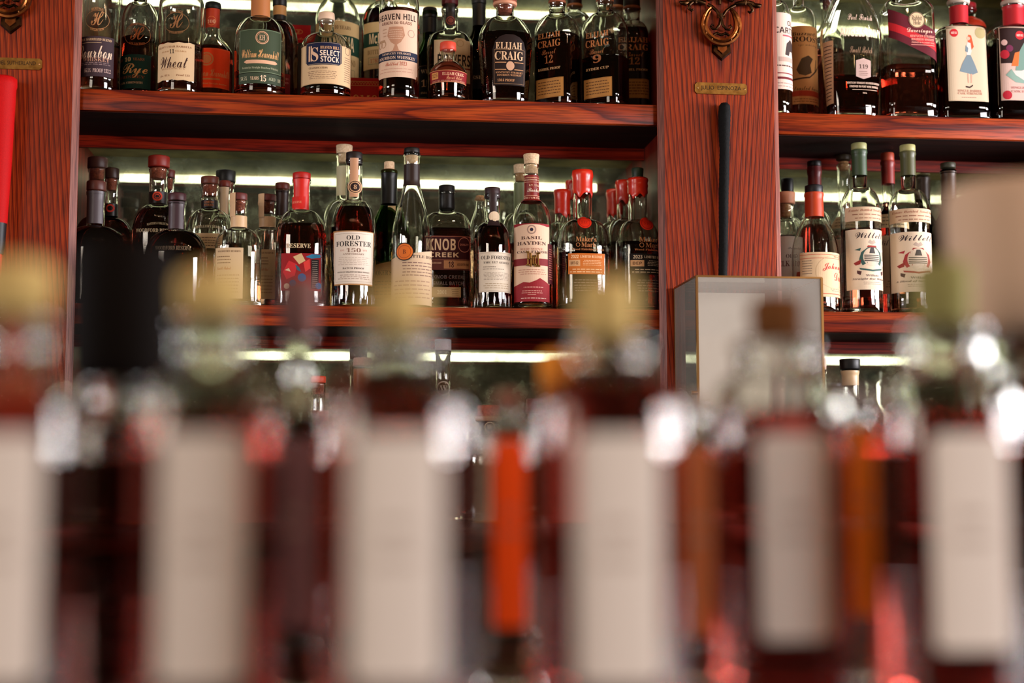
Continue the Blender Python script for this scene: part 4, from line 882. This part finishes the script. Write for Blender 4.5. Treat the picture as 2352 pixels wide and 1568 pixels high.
bottle('dark amber bottle with a white black-printed label framed in gold, arched shoulder', 812, .035, S2, 108, 548, 462, 366, 40, style='round', wn_top=36, fill=480, liq='deep', base_w=96,
       caps=[('cap', 351, 380, 38, 38, '#1c1512')], sleeves=[('neck_strip', 367, 456, '#b98a68', 1.0, .0014)],
       labels=[dict(n='neck_seal', x=(799, 828), y=(419, 448), off=.0022, e=[('o', .5, .5, .5, '#c69a72'), ('o', .5, .5, .42, '#2a1814', .12), ('o', .5, .5, .3, '#2a1814'), ('t', '8', .5, .5, .34, '#c69a72', 's', .2)]),
               dict(x=(767, 857), y=(538, 661), paper='#a8794a', outline=[(.03, 0), (.97, 0), (1, .99), (0, 1)], e=[('r', .035, .025, .965, .975, '#d9cab8'), ('f', .075, .06, .925, .94, '#6a5a50', .0004), ('t', 'OLD', .49, .865, .08, '#1e1614', 's', .28), ('t', 'FORESTER', .5, .755, .095, '#1e1614', 's', .8), ('t', '150', .5, .635, .075, '#7a5a4a', 's', .3), ('t', 'EST.', .26, .635, .03, '#c08a7a', 's', .1), ('t', '1870', .74, .635, .03, '#c08a7a', 's', .1), ('t', 'ANNIVERSARY', .5, .565, .03, '#7a5a4a', 's', .46), marks(.15, .36, .86, .52, 5, '#b09a8a'), ('t', 'BATCH PROOF', .5, .305, .032, '#3a2a24', 's', .46), ('t', 'KENTUCKY STRAIGHT BOURBON WHISKEY', .5, .235, .025, '#3a2a24', 's', .72), marks(.14, .1, .88, .2, 3, '#8a6a5a')])], extra=flute)
def tag_string(root, sh, hz, rw):
    bm = bmesh.new(); z = hz(470); hx = sh.ring(z)[0] + .0015
    P = [(hx * math.sin(a), -hx * math.cos(a), z - .006 * math.cos(a)) for a in [2 * math.pi * i / 24 for i in range(25)]]
    tube(bm, P, .0007, 6); bm_obj('cord', bm, paint('#15110d', .6), root, smooth=True)
    flat_label('hang_tag', root, -.003, .016, -hx - .002, hz(562), hz(477) - hz(562), [('f', .05, .02, .95, .98, '#7a5a34', .0004), ('t', "BOOK'S", .5, .6, .5, '#6a3a24', 's', .35), marks(.2, .06, .8, .3, 5, '#8a6a44')], '#b09468')
bottle('slope-shouldered bottle with black capsule and pale cork, tan hang tag on a cord', 893, .14, S2, 96, 540, 470, 392, 36, style='slope', glass='green', fill=545, liq='amber',
       caps=[('cork', 372, 393, 24, 24, 'cork_pale'), ('lip', 390, 400, 35, 34, '#8a5a3c')], sleeves=[('neck_foil', 400, 470, '#14130f')],
       labels=[dict(x=(851, 935), y=(598, 690), paper='#b08452', outline=[(0, 0), (1, 0), (1, 1), (0, .78)], e=[('t', "BOOKER'S", .3, .62, .13, '#2a1810', 's', .5), marks(.05, .05, .9, .45, 5, '#6a4a2c')])], extra=tag_string)
bottle('clear slope-shouldered bottle with an orange wax medallion and slanted cream label', 945, .035, S2, 94, 540, 420, 352, 36, style='slope', fill=None, liq=None,
       caps=[('cap', 341, 357, 36, 37, '#15120f')], plug=(358, 378, 'cork_pale'), sleeves=[('neck_foil', 380, 430, '#2a1c18', 3.4)],
       labels=[dict(x=(899, 991), y=(578, 705), paper='#c4a888', outline=[(0, 0), (1, 0), (1, 1), (.3, .88), (0, .82)], e=[('t', 'LITTLE BOOK', .72, .86, .05, '#3a2a26', 's', .62, .0), marks(.3, .5, .98, .78, 5, '#7a5a50'), marks(.1, .1, .9, .46, 5, '#9a7a68')]),
               dict(n='wax_medallion', x=(911, 948), y=(566, 605), off=.003, e=[('o', .5, .5, .5, '#1c120e'), ('o', .5, .5, .45, '#d06a24'), ('o', .5, .5, .36, '#9a4416', .08), ('t', 'B', .5, .5, .25, '#6a2c10', 's', .16)])])
bottle('squat rectangular bottle with black cap and wide maroon label', 1026, .1, S2, 108, 522, 489, 440, 34, style='square', sec=(.62, 4.5), fill=528, liq='deep',
       caps=[('cap', 427, 482, 37, 37, '#14110e')],
       labels=[dict(x=(977, 1077), y=(547, 625), paper='#3a0c10', e=[('r', 0, .0, 1, .3, '#5a2a20'), ('t', 'KNOB', .36, .74, .34, '#d8b48c', 'b', .6), ('t', 'CREEK', .4, .44, .14, '#d8b48c', 'b', .66), ('o', .85, .74, .14, '#b8705c', .1, 1.2), ('t', 'QUALITY', .85, .74, .07, '#b8705c', 'b', .2), ('r', .4, .04, 1, .28, '#b07a50'), ('t', '18', .56, .16, .18, '#3a1210', 'b', .12), ('t', 'AGED EIGHTEEN YEARS', .82, .16, .07, '#3a1210', 'b', .26), ('t', 'STRAIGHT BOURBON WHISKEY', .19, .2, .05, '#c89a78', 'b', .32), ('r', 0, .97, 1, .985, '#a8684c'), ('r', 0, .3, 1, .31, '#a8684c')]),
               dict(n='embossed_print', x=(985, 1070), y=(635, 662), e=[('t', 'KNOB CREEK', .5, .78, .3, '#5a4a44', 'b', .8), ('t', 'SMALL BATCH', .5, .25, .3, '#5a4a44', 'b', .8)]),
               dict(n='lower_label', x=(985, 1056), y=(664, 687), paper='#b89a6c', e=[('f', .02, .08, .98, .92, '#4a3020', .0004), ('t', '2001', .4, .5, .4, '#d8c498', 's', .3), marks(.7, .15, .95, .85, 4, '#5a3a24')])])
bottle('slender rear bottle of pale glass left of the small white-label bottle', 1103, .2, S2, 52, 530, 470, 455, 22, style='s', fill=560, liq='rye', caps=[('cork', 450, 462, 20, 20, 'cork')])
bottle('small dark bottle with a square white label and cream neck disc', 1131, .04, S2, 87, 568, 512, 446, 38, style='round', wn_top=35, fill=520, liq='deep', base_w=82,
       caps=[('cap', 432, 458, 36, 36, '#2e1a1c')], sleeves=[('neck_strip', 446, 524, '#2e2020', .9, .0014)],
       labels=[dict(n='neck_disc', x=(1122, 1144), y=(490, 512), off=.0022, e=[('o', .5, .5, .5, '#dcc4a4')]),
               dict(x=(1098, 1171), y=(585, 676), paper='#d3c4ae', e=[('f', .03, .025, .97, .975, '#7a6a5c', .0004), ('t', 'OLD FORESTER', .5, .86, .09, '#3a302c', 's', .86), ('t', 'THE 117 SERIES', .5, .735, .05, '#4a403a', 's', .72), marks(.12, .6, .5, .66, 1, '#6a5a50'), marks(.12, .55, .7, .6, 1, '#6a5a50'), marks(.12, .3, .88, .5, 6, '#8a7a6c'), marks(.12, .08, .88, .24, 3, '#a08a68')])], extra=flute)
bottle('rear bottle with pale cork and sage neck wrap behind the red wine-stained label', 1196, .2, S2, 90, 540, 490, 400, 30, style='round', fill=560, liq='rye', caps=[('cork', 379, 400, 32, 30, 'cork_pale')], plug=(401, 418, 'cork'), sleeves=[('neck_label', 422, 486, '#6f7a58', 6.283)])
def crest(root, sh, hz, rw):
    z = hz(604); hx, hy, n = sh.ring(z); bm = bmesh.new(); y = -hy - .0015
    for x0, x1, z0, z1 in ((-.0085, -.006, -.014, .014), (-.0145, -.0125, -.010, .016), (.0005, .0028, -.014, .010), (.0065, .009, -.012, .014), (-.0145, -.006, .001, .0035), (-.017, -.010, .014, .017), (-.017, -.010, -.012, -.009), (-.004, .004, .006, .009), (-.004, .004, -.011, -.008), (-.004, -.0018, -.011, .009), (.004, .012, .012, .015), (.004, .012, -.014, -.011)):
        add_box(bm, x0, x1, y - .0016, y + .002, z + z0, z + z1, .0003)
    bm_obj('metal_monogram', bm, M['plate'], root)
bottle('tall clear bottle with pale cork, amber neck label and wine-stained cream label', 1221, .04, S2, 92, 530, 462, 378, 34, style='round', wn_top=31, fill=560, liq='bourbon',
       caps=[('cork', 355, 379, 37, 33, 'cork_pale')], plug=(380, 400, 'cork_pale'), sleeves=[('neck_label', 405, 465, '#7a1f1a', 6.283, .0008)],
       labels=[dict(n='neck_print', x=(1205, 1240), y=(406, 464), off=.0014, e=[('r', 0, .9, 1, .92, '#d0a080'), ('t', 'BEAM DISTILLING', .5, .82, .06, '#e8c0a0', 's', .9), ('r', 0, .72, 1, .74, '#d0a080'), ('t', 'KY. USA', .55, .6, .08, '#e8c0a0', 's', .5), ('t', 'Booker', .55, .42, .16, '#f0d8c0', 'c', .66), ('t', 'WINE CASK FINISH', .5, .1, .08, '#e8c0a0', 's', .98), ('r', 0, .18, 1, .2, '#d0a080')]),
               dict(x=(1179, 1257), y=(521, 698), paper='#d8b598', e=[('p', [(0, 1), (0, .96), (.1, .965), (.3, .985), (.5, .99), (.7, .985), (.9, .965), (1, .97), (1, 1)], '#8e1f26'), ('p', [(0, 0), (1, 0), (1, .22), (.85, .26), (.7, .3), (.6, .27), (.45, .24), (.3, .25), (.15, .22), (0, .2)], '#8e1f26'), ('o', .5, .92, .11, '#9a7a6c', .25), ('o', .5, .92, .04, '#2a2030'), ('t', 'BASIL', .5, .815, .042, '#4a2a24', 's', .52), ('t', 'HAYDEN', .5, .745, .046, '#4a2a24', 's', .74), ('t', 'RED WINE', .5, .67, .025, '#a8705c', 's', .56), ('t', 'CASK FINISH', .52, .635, .03, '#3a2420', 's', .8), ('r', 0, .46, 1, .55, '#7a2024'), marks(.15, .34, .9, .42, 3, '#a8705c'), marks(.3, .17, .8, .2, 1, '#e0a898'), marks(.25, .1, .8, .15, 2, '#e0a898'), ('r', .4, .085, .6, .09, '#e0a898'), marks(.2, .03, .9, .06, 1, '#e0c0b0')]),
               dict(n='side_label', x=(1253, 1266), y=(565, 656), off=.0012, paper='#4a1218', e=[marks(.1, .1, .9, .9, 14, '#b8705c')])], extra=crest)
# bottles dipped in red wax
WAX = paint('#cf2a14', 0.28, 0, 0.6)
def wax(root, sh, z0, z1, seed, drips=7, topoff=.0016, deep=.012):
    rg = random.Random(seed); S = 64; V, F = [], []; K = 9
    ph = [rg.uniform(0, 6.28) for _ in range(drips)]; dl = [rg.uniform(.2, 1.0) * deep for _ in range(drips)]; wd = [rg.uniform(.16, .32) for _ in range(drips)]
    def low(a):
        e = 0
        for p, d_, w_ in zip(ph, dl, wd):
            q = math.atan2(math.sin(a - p), math.cos(a - p)); e = max(e, d_ * math.exp(-(q / w_) ** 2))
        return z0 - e
    zt = sh.a[-1, 0]
    for k in range(K + 1):
        for i in range(S):
            a = 2 * math.pi * i / S; lo = low(a); z = lo + (z1 - lo) * k / K; hx, hy, n = sh.ring(min(z, zt))
            o = topoff * (1.25 if k in (0, 1) else 1); o = 0.0002 if k == 0 else o
            if z > z1 - .0012: o -= .0006
            bulge = .0012 * math.exp(-((z - (z1 - .014)) / .0025) ** 2)
            V.append(((hx + o + bulge) * math.sin(a), -(hy + o + bulge) * math.cos(a), z))
    for k in range(K):
        for i in range(S):
            j = (i + 1) % S; F.append((k * S + i, k * S + j, (k + 1) * S + j, (k + 1) * S + i))
    c = len(V); V.append((0, 0, z1 + .001))
    for i in range(S): F.append((K * S + i, K * S + (i + 1) % S, c))
    mesh_obj('wax_seal', V, F, WAX, root)
def mm(desc, cx, d, w, ys, yn, yt, wn, wx, fill, seed, labels=(), top=None, caps=(), sec=(.9, 2.8), deep=.012):
    def ex(root, sh, hz, rw):
        wax(root, sh, hz(wx[1]), hz(wx[0]), seed, deep=deep)
    return bottle(desc, cx, d, S2, w, ys, yn, yt, wn, style='round', sec=sec, fill=fill, liq='bourbon', labels=labels, extra=ex, caps=caps)
mm('rear wax-dipped bottle, leftmost of the red wax group', 1292, .17, 80, 560, 512, 440, 33, (437, 492), 560, 3)
mm('tallest rear wax-dipped bottle just left of the orange-label bottle', 1318, .24, 80, 540, 490, 420, 31, (416, 458), 560, 4)
mm('rear wax-dipped bottle left of the dark-label wax bottle', 1412, .28, 80, 560, 512, 440, 31, (437, 492), 560, 5)
mm('rear wax-dipped bottle close behind the dark-label wax bottle', 1436, .19, 84, 550, 505, 420, 36, (416, 462), 560, 6)
def mklab(cx, yr, pap, name, txt):
    ink = '#a8683c'
    return [dict(n='printed_name', x=(cx - 44, cx + 44), y=(yr - 40, yr - 6), e=[('t', "Maker's", .5, .8, .34, ink, 's', .5), ('t', 'Mark', .56, .42, .3, ink, 's', .36), ('o', .3, .42, .05, ink, .25), ('t', 'Wood Finishing Series', .55, .1, .16, ink, 's', .8)]),
            dict(x=(cx - 40, cx + 42), y=(yr - 1, yr + 46), paper=pap, e=[('t', name, .18, .84, .17, txt, 'b', .2), ('t', 'LIMITED RELEASE', .62, .84, .12, txt, 's', .6), ('r', .02, .38, .32, .68, '#c89a6c'), ('t', 'BRT-02' if name == '2022' else 'BEP', .17, .53, .14, '#5a3418', 'b', .2), marks(.38, .4, .9, .7, 4, txt), marks(.05, .05, .95, .3, 2, txt)]),
            dict(n='small_print', x=(cx - 38, cx + 40), y=(yr + 52, yr + 90), e=[marks(.1, .1, .9, .9, 5, '#7a6a5c')])]
def seal_disc(cx, y):
    return dict(n='wax_seal_stamp', x=(cx - 15, cx + 15), y=(y - 12, y + 12), off=.0022, e=[('o', .5, .5, .5, WAX, 0, 1), ('o', .5, .5, .42, '#a81c10', .14), ('t', 'S IV', .5, .5, .3, '#a81c10', 's', .44)])
mm('rounded square bottle dipped in red wax with an orange label, front row', 1339, .05, 118, 556, 506, 398, 42, (393, 446), 585, 11, labels=mklab(1338, 591, '#bd6420', '2022', '#f0c898') + [seal_disc(1336, 518)])
mm('rounded square bottle with dripping red wax and a black label beside the column', 1466, .075, 94, 558, 508, 410, 42, (412, 448), 560, 23, labels=mklab(1478, 590, '#17110e', '2023', '#c8b090') + [seal_disc(1478, 519)], caps=[('stopper', 387, 412, 28, 25, '#1f3022')], deep=.020)

# ------------------------------------------------------------------ middle shelf, right bay
bottle('bottle with a peach cork and white label, half hidden by the column, middle shelf', 1806, .135, S2, 66, 540, 505, 470, 30, style='round', fill=560, liq='bourbon',
       caps=[('stopper', 443, 470, 44, 42, '#c88a6a')], plug=(470, 500, 'cork'),
       labels=[dict(n='stopper_band', x=(1788, 1824), y=(452, 458), off=.0065, e=[]), dict(x=(1776, 1836), y=(548, 690), paper='#c8bcb0', e=[('t', 'OLD', .5, .68, .06, '#4a2a24', 's', .3), ('t', 'ELK TOWN', .56, .56, .09, '#5a2220', 's', .86), ('t', 'Quality', .65, .8, .05, '#4a3a34', 'c', .5), ('p', [(.55, .3), (.6, .42), (.8, .44), (.9, .34), (.75, .3)], '#a02a1c')])])
bottle('rear bottle with a black cap in the left corner of the right bay', 1811, .22, S2, 70, 540, 500, 446, 24, style='round', fill=545, liq='deep', caps=[('cap', 411, 446, 28, 28, '#0f0d0b')])
bottle('rear bottle with a burgundy capsule and black top above the orange-necked bottle', 1874, .15, S2, 74, 540, 485, 392, 28, style='round', fill=520, liq='deep', caps=[('cap', 371, 384, 31, 31, '#15100e')], sleeves=[('capsule', 384, 436, '#5a1a18', 6.283, .0008)])
bottle('clear bottle with an orange-red capsule and a cream red-scripted label', 1873, .045, S2, 104, 590, 500, 444, 40, style='bell', fill=None, liq=None, wn_top=38,
       caps=[('cap', 427, 446, 40, 40, '#15161a')], sleeves=[('capsule', 444, 500, '#b8401e', 6.283, .0012)],
       labels=[dict(x=(1829, 1934), y=(587, 688), paper='#cdb08a', e=[('r', 0, .94, 1, .95, '#b83c2c'), ('r', 0, .86, 1, .87, '#b83c2c'), ('r', 0, .06, 1, .075, '#b83c2c'), ('t', 'PRIVATE STOCK', .75, .905, .03, '#8a4a34', 's', .3), ('t', 'Johnny', .62, .66, .2, '#b82024', 'c', .48), ('t', 'Drum', .78, .46, .18, '#b82024', 'c', .36), marks(.04, .5, .22, .84, 6, '#7a6a5a'), marks(.5, .12, .95, .2, 2, '#7a6a5a'), ('o', .6, .56, .34, '#b89a74', .02, .8)])])
bottle('clear slim bottle with a black cap behind, left of the green-capped bottle', 1942, .185, S2, 80, 540, 485, 378, 28, style='s', fill=None, liq=None, caps=[('cap', 357, 370, 33, 32, '#3a3020')], plug=(372, 392, 'cork'),
       labels=[dict(n='shoulder_label', x=(1905, 1980), y=(500, 530), paper='#bda884', e=[marks(.1, .1, .9, .9, 3, '#6a5a44')]), dict(x=(1905, 1980), y=(556, 690), paper='#c8b496', e=[])])
def wl(x0, x1, ya, yb, yc, yd, tint, low='Straight Rye Whiskey'):
    return [dict(n='shoulder_label', x=(x0, x1), y=(ya, yb), paper='#c8ab8c', e=[('t', 'Estate Bottled Small Batch', .5, .76, .16, '#8a4a34', 'i', .84), marks(.08, .35, .92, .6, 1, '#8a5a44'), marks(.2, .1, .8, .32, 1, '#8a5a44')]),
            dict(x=(x0, x1), y=(yc, yd), paper='#d3bda2', e=[('t', 'Willett', .5, .9, .1, '#33262a', 'c', .6), ('p', [(.42, .78), (.46, .83), (.5, .8), (.54, .83), (.58, .78), (.5, .74)], '#a89484'), ('p', [(.42, .73), (.58, .73), (.6, .7), (.4, .7)], '#8a2a24'), ('p', [(.3, .62), (.42, .7), (.58, .7), (.7, .62), (.74, .5), (.68, .4), (.6, .44), (.4, .44), (.32, .4), (.26, .5)], tint), ('o', .5, .54, .17, '#c8b49c', 0, 1.0), ('r', .35, .56, .65, .575, '#2a2624'), ('r', .35, .53, .65, .545, '#2a2624'), ('r', .35, .5, .65, .515, '#2a2624'), ('r', .35, .47, .65, .485, '#2a2624'), ('p', [(.44, .6), (.47, .7), (.53, .7), (.56, .6)], '#3a3430'), ('p', [(.18, .66), (.3, .69), (.28, .64)], tint), ('p', [(.72, .64), (.84, .7), (.82, .64)], '#e0d0c0'), ('p', [(.16, .44), (.3, .5), (.28, .42), (.2, .4)], '#8a2a24'), ('p', [(.72, .48), (.84, .5), (.82, .4), (.74, .42)], '#e0d0c0'), ('p', [(.26, .36), (.5, .33), (.74, .36), (.72, .33), (.5, .3), (.28, .33)], tint), ('p', [(.22, .32), (.3, .3), (.28, .24), (.22, .27)], '#4a2a2a'), ('p', [(.78, .32), (.7, .3), (.72, .24), (.78, .27)], '#4a2a2a'), ('t', 'Willett', .5, .235, .035, '#7a6a64', 's', .26), ('t', low, .5, .175, .04, '#6a5a54', 'i', .74), marks(.3, .08, .7, .14, 2, '#9a8878')])]
bottle('clear bottle of rye with a green capsule and a white crest label', 1977, .045, S2, 88, 486, 432, 348, 31, style='round', fill=530, liq='bourbon',
       caps=[('cap', 330, 346, 34, 34, '#8a8a5a')], sleeves=[('capsule', 346, 405, '#33442c', 6.283, .0010)], labels=wl(1936, 2026, 483, 515, 534, 671, '#33504a'))
bottle('bottle with a copper-burgundy capsule between the two crest-label bottles', 2043, .135, S2, 84, 520, 470, 372, 28, style='s', fill=466, liq='deep', caps=[('cap', 352, 372, 29, 29, '#9a3c24')], sleeves=[('capsule', 372, 424, '#7a241c', 6.283, .0008)],
       labels=[dict(n='shoulder_label', x=(2008, 2080), y=(497, 530), paper='#bda27a', e=[marks(.1, .1, .9, .9, 3, '#6a5a44')]), dict(x=(2006, 2082), y=(548, 680), paper='#bfa684', e=[('t', 'Willett', .3, .88, .1, '#2a2024', 'c', .5), ('p', [(.3, .35), (.3, .6), (.45, .7), (.6, .6), (.6, .35)], '#3a4a3c'), marks(.2, .1, .8, .24, 3, '#7a6a58')])])
bottle('nearly empty bottle with an olive capsule and a red-tinted crest label', 2089, .045, S2, 90, 488, 436, 350, 31, style='round', fill=655, liq='amber',
       caps=[('cap', 334, 350, 34, 34, '#9a9560')], sleeves=[('capsule', 350, 405, '#4a4a2c', 6.283, .0010)], labels=wl(2044, 2134, 487, 518, 540, 676, '#9a2a30', 'A Blend of Straight Rye'))
bottle('rear brown bottle with a ribbed cap right of the red-tinted crest label', 2124, .25, S2, 76, 540, 480, 408, 29, style='s', glass='dark', fill=480, liq='deep', caps=[('cap', 392, 404, 31, 31, '#6a6444')], sleeves=[('neck_foil', 410, 460, '#33241a')])
bottle('tall brown-necked bottle furthest right on the middle shelf', 2183, .12, S2, 80, 540, 470, 392, 32, style='s', glass='dark', fill=480, liq='deep', caps=[('cap', 375, 388, 33, 33, '#3c3a2c')], sleeves=[('neck_foil', 396, 460, '#4a382c')])

# ------------------------------------------------------------------ lower bays: bottles on the back counter
bottle('small bottle with a coral stopper on the lower counter, leftmost sharp one', 729, .1, S3, 56, 1030, 960, 880, 34, style='s', fill=1000, liq='bourbon', caps=[('stopper', 864, 880, 36, 36, '#c8482c')], plug=(882, 906, 'cork_red'))
bottle('copper-capsuled bottle standing right in front of the coral-stopper bottle', 734, .02, S3, 70, 1080, 1000, 960, 30, style='s', glass='dark', fill=1060, liq='deep', caps=[('capsule', 943, 990, 40, 30, '#7a3a22')])
bottle('rear bottle with a round brown wooden knob stopper on the lower counter', 822, .2, S3, 100, 990, 920, 826, 40, style='round', fill=950, liq='amber', caps=[('stopper', 797, 826, 41, 40, '#4a1a12')])
bottle('amber bottle with a white-dripped rim in front of the knob stopper bottle', 832, .1, S3, 90, 1000, 935, 836, 42, style='round', fill=905, liq='amber', caps=[('wax_top', 822, 842, 44, 46, '#c89a84')], sleeves=[('neck_label', 848, 905, '#b8744a', 3.2)])
bottle('tall clear bottle with an embossed neck medallion on the lower counter', 1017, .1, S3, 86, 985, 925, 806, 34, style='round', fill=990, liq='bourbon', caps=[('cap', 780, 806, 38, 38, '#9a8a8a')],
       labels=[dict(n='neck_medallion', x=(1003, 1031), y=(880, 906), off=.0008, e=[('o', .5, .5, .5, '#b8a8a0', .15), ('t', 'W', .5, .5, .5, '#b8a8a0', 's', .5)])])
bottle('broad bottle with a faceted glass stopper and dark neck emblem', 1122, .06, S3, 130, 1060, 1002, 962, 44, style='round', fill=1040, liq='bourbon', caps=[('stopper', 931, 957, 52, 52, 'cork_red'), ('collar', 956, 968, 66, 60, '#8a5a3c')],
       labels=[dict(n='neck_emblem', x=(1105, 1140), y=(967, 1000), off=.0008, paper='#2a1c14', e=[('o', .5, .55, .3, '#b89878', .15), ('t', 'W', .5, .55, .3, '#b89878', 's', .3)])])
bottle('bottle with a rounded brown stopper to the right on the lower left-bay counter', 1232, .12, S3, 110, 1020, 975, 948, 44, style='round', fill=1010, liq='amber', caps=[('stopper', 916, 950, 46, 48, '#5a241a')])
bottle('dim bottle with a clear neck at the far left of the lower counter', 302, .08, S3, 90, 1030, 985, 925, 30, style='round', fill=1010, liq='deep', caps=[('cap', 905, 928, 34, 34, '#14110f')])
bottle('round dark bottle with a gold line at the far left of the lower counter', 352, .2, S3, 100, 985, 935, 905, 34, style='round', fill=960, liq='deep', caps=[('cap', 880, 908, 38, 38, '#14110f')], sleeves=[('gold_band', 974, 978, '#a8783c', 6.283)])
bottle('bottle with a black cap and cream neck label above faceted glass, lower right bay', 1956, .08, S3, 100, 985, 930, 850, 36, style='s', fill=945, liq='rye', caps=[('cap', 825, 849, 46, 44, '#0f0d0b')], sleeves=[('neck_label', 852, 886, '#b09470', 6.283)], sec=(1, 2.0))
bottle('squat dark bottle with a grey label band left of the black-capped one', 1914, .19, S3, 66, 930, 905, 890, 40, style='round', fill=925, liq='deep', glass='dark', caps=[('cap', 880, 892, 42, 42, '#14110f')], labels=[dict(x=(1890, 1938), y=(906, 930), paper='#3a2f2c', e=[('t', 'NATURAL', .5, .8, .2, '#b8a898', 's', .7)])])
bottle('clear bottle right of the display case frame with a pale stopper', 1880, .05, S3, 76, 960, 920, 850, 38, style='s', fill=None, liq=None, caps=[('stopper', 822, 850, 40, 40, '#b89a84')])
bottle('clear wine bottle shape at the far right of the lower bay', 2262, .1, S3, 84, 940, 880, 830, 40, style='s', fill=950, liq='deep', caps=[('cap', 806, 830, 46, 44, '#1a1210')])
cc = tag(empty('menu_card', (at(1935, 990, -.22)[0], -.22, S3)), 'small dark menu card with a pale edge in front of the lower right bay', 'card')
Wc = at(1960, 990, -.22)[0] - at(1893, 990, -.22)[0]; Hc = at(1935, 942, -.22)[1] - S3
box('card_face', -Wc / 2, Wc / 2, 0, .002, 0, Hc, paint('#2c2624', .6), cc); box('card_edge', Wc / 2 - .003, Wc / 2 + .001, -.001, .003, 0, Hc, paint('#b8a898', .5), cc)

# ------------------------------------------------------------------ the blurred row on the front bar
BAR = -0.17
LAB = paint('#cfbfb0', 0.6)
def front(desc, cx, wlab, capc=('#c2a668', ''), cap=(620, 745), yn=865, ys=952, fill=945, liq='front', neck=180, style='round', body=330, wcap=150, dist=None, label=True, labc='#e6dace', group='labelled whiskey bottles on the front bar', lt=1000):
    D_ = dist or 0.0575 * FPX / wlab; d = D_ - DIST
    k = wlab / 235.0
    def ex(root, sh, hz, rw):
        m = M['cork'] if capc[0] == 'cork' else paint(capc[0], .85, 0, .08)
        zt, zb_ = hz(cap[0]), hz(cap[1]); r = rw(wcap)
        lathe('stopper', disc_prof(zb_, zt, r * .95, r, min(.012, r * .4)), m, root, 32)
    lb = []
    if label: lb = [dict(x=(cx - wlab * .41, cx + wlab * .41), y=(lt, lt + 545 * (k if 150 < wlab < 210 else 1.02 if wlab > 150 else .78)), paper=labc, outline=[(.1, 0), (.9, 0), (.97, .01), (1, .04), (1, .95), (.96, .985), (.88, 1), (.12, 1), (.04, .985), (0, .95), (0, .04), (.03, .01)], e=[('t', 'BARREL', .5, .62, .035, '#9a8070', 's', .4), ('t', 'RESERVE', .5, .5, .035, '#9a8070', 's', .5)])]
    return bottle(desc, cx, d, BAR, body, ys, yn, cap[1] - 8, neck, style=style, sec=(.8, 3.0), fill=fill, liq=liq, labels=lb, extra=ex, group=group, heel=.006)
FRONT = [
 ('blurred whiskey bottle cut off by the left edge of the photo, pale yellow stopper', 28, 240, dict(cap=(600, 740), neck=185, wcap=180, fill=940)),
 ('blurred whiskey bottle with an orange-brown stopper, second in the front row', 482, 236, dict(cap=(622, 745), neck=185, wcap=165, fill=940)),
 ('blurred whiskey bottle under the clear medallion bottle, third in the front row', 908, 250, dict(cap=(655, 775), neck=185, wcap=140, fill=835)),
 ('blurred whiskey bottle below the wax-dipped bottles, fourth in the front row', 1395, 232, dict(cap=(640, 790), neck=185, wcap=140, fill=835)),
 ('blurred whiskey bottle in front of the glass display case, dark cork stopper', 1788, 197, dict(cap=(680, 795), neck=185, wcap=120, fill=945, body=290, capc=('#6a4222', ''))),
 ('blurred whiskey bottle at the right end of the front row, olive stopper', 2172, 207, dict(cap=(600, 760), neck=185, wcap=130, fill=945, body=300, capc=('#8a8450', ''))),
]
for dsc, cx, wl_, kw in FRONT: front(dsc, cx, wl_, **kw)
front('blurred black-capped bottle looming between the first two labelled bottles', 275, 200, cap=(560, 880), neck=150, wcap=250, fill=975, liq='deep', body=200, capc=('#0c0603', ''), label=False, dist=1.0, ys=1010, yn=960, style='round', group=None)
front('blurred rear bottle with a mauve-brown stopper between second and third labels', 682, 100, cap=(640, 780), neck=64, wcap=90, fill=960, liq='deep', body=160, capc=('#6a4a44', ''), labc='#6a4442', lt=1010, dist=1.12, ys=1000, yn=950, group=None)
front('blurred bottle whose orange label imitates light through whiskey, between third and fourth white labels', 1165, 92, cap=(900, 945), neck=60, wcap=60, fill=985, liq='amber', body=130, capc=('#8a5a4a', ''), dist=1.12, ys=1000, yn=975, group=None, labc='#ff5208', lt=1010)  # the orange label paints the glow of light through whiskey
front('blurred bottle whose brown label imitates light through whiskey, between fourth and fifth white labels', 1590, 90, cap=(905, 950), neck=70, wcap=70, fill=1000, liq='amber', body=120, capc=('#a8988c', ''), dist=1.14, ys=1010, yn=985, group=None, labc='#a8582a', lt=1030)  # label colour stands in for dimmer light passing through whiskey
front('blurred bottle whose orange label imitates light through whiskey, between fifth and sixth white labels', 1965, 84, cap=(890, 945), neck=60, wcap=60, fill=985, liq='amber', body=110, capc=('#8a7a74', ''), dist=1.12, ys=1000, yn=975, group=None, labc='#ff8418', lt=985)  # bright orange paper in place of whiskey lit from behind
front('blurred rear bottle with a tall amber-orange stopper left of the fourth white label', 1284, 100, cap=(808, 935), neck=50, wcap=88, fill=1000, liq='amber', body=110, capc=('#e08a28', ''), label=False, dist=1.13, ys=1010, yn=985, group=None)
front('large blurred bottle with a tall beige stopper at the right edge', 2345, 240, cap=(425, 775), neck=170, wcap=300, fill=930, liq='deep', body=200, capc=('#c4a68c', ''), label=False, dist=1.03, ys=990, yn=930, group=None)
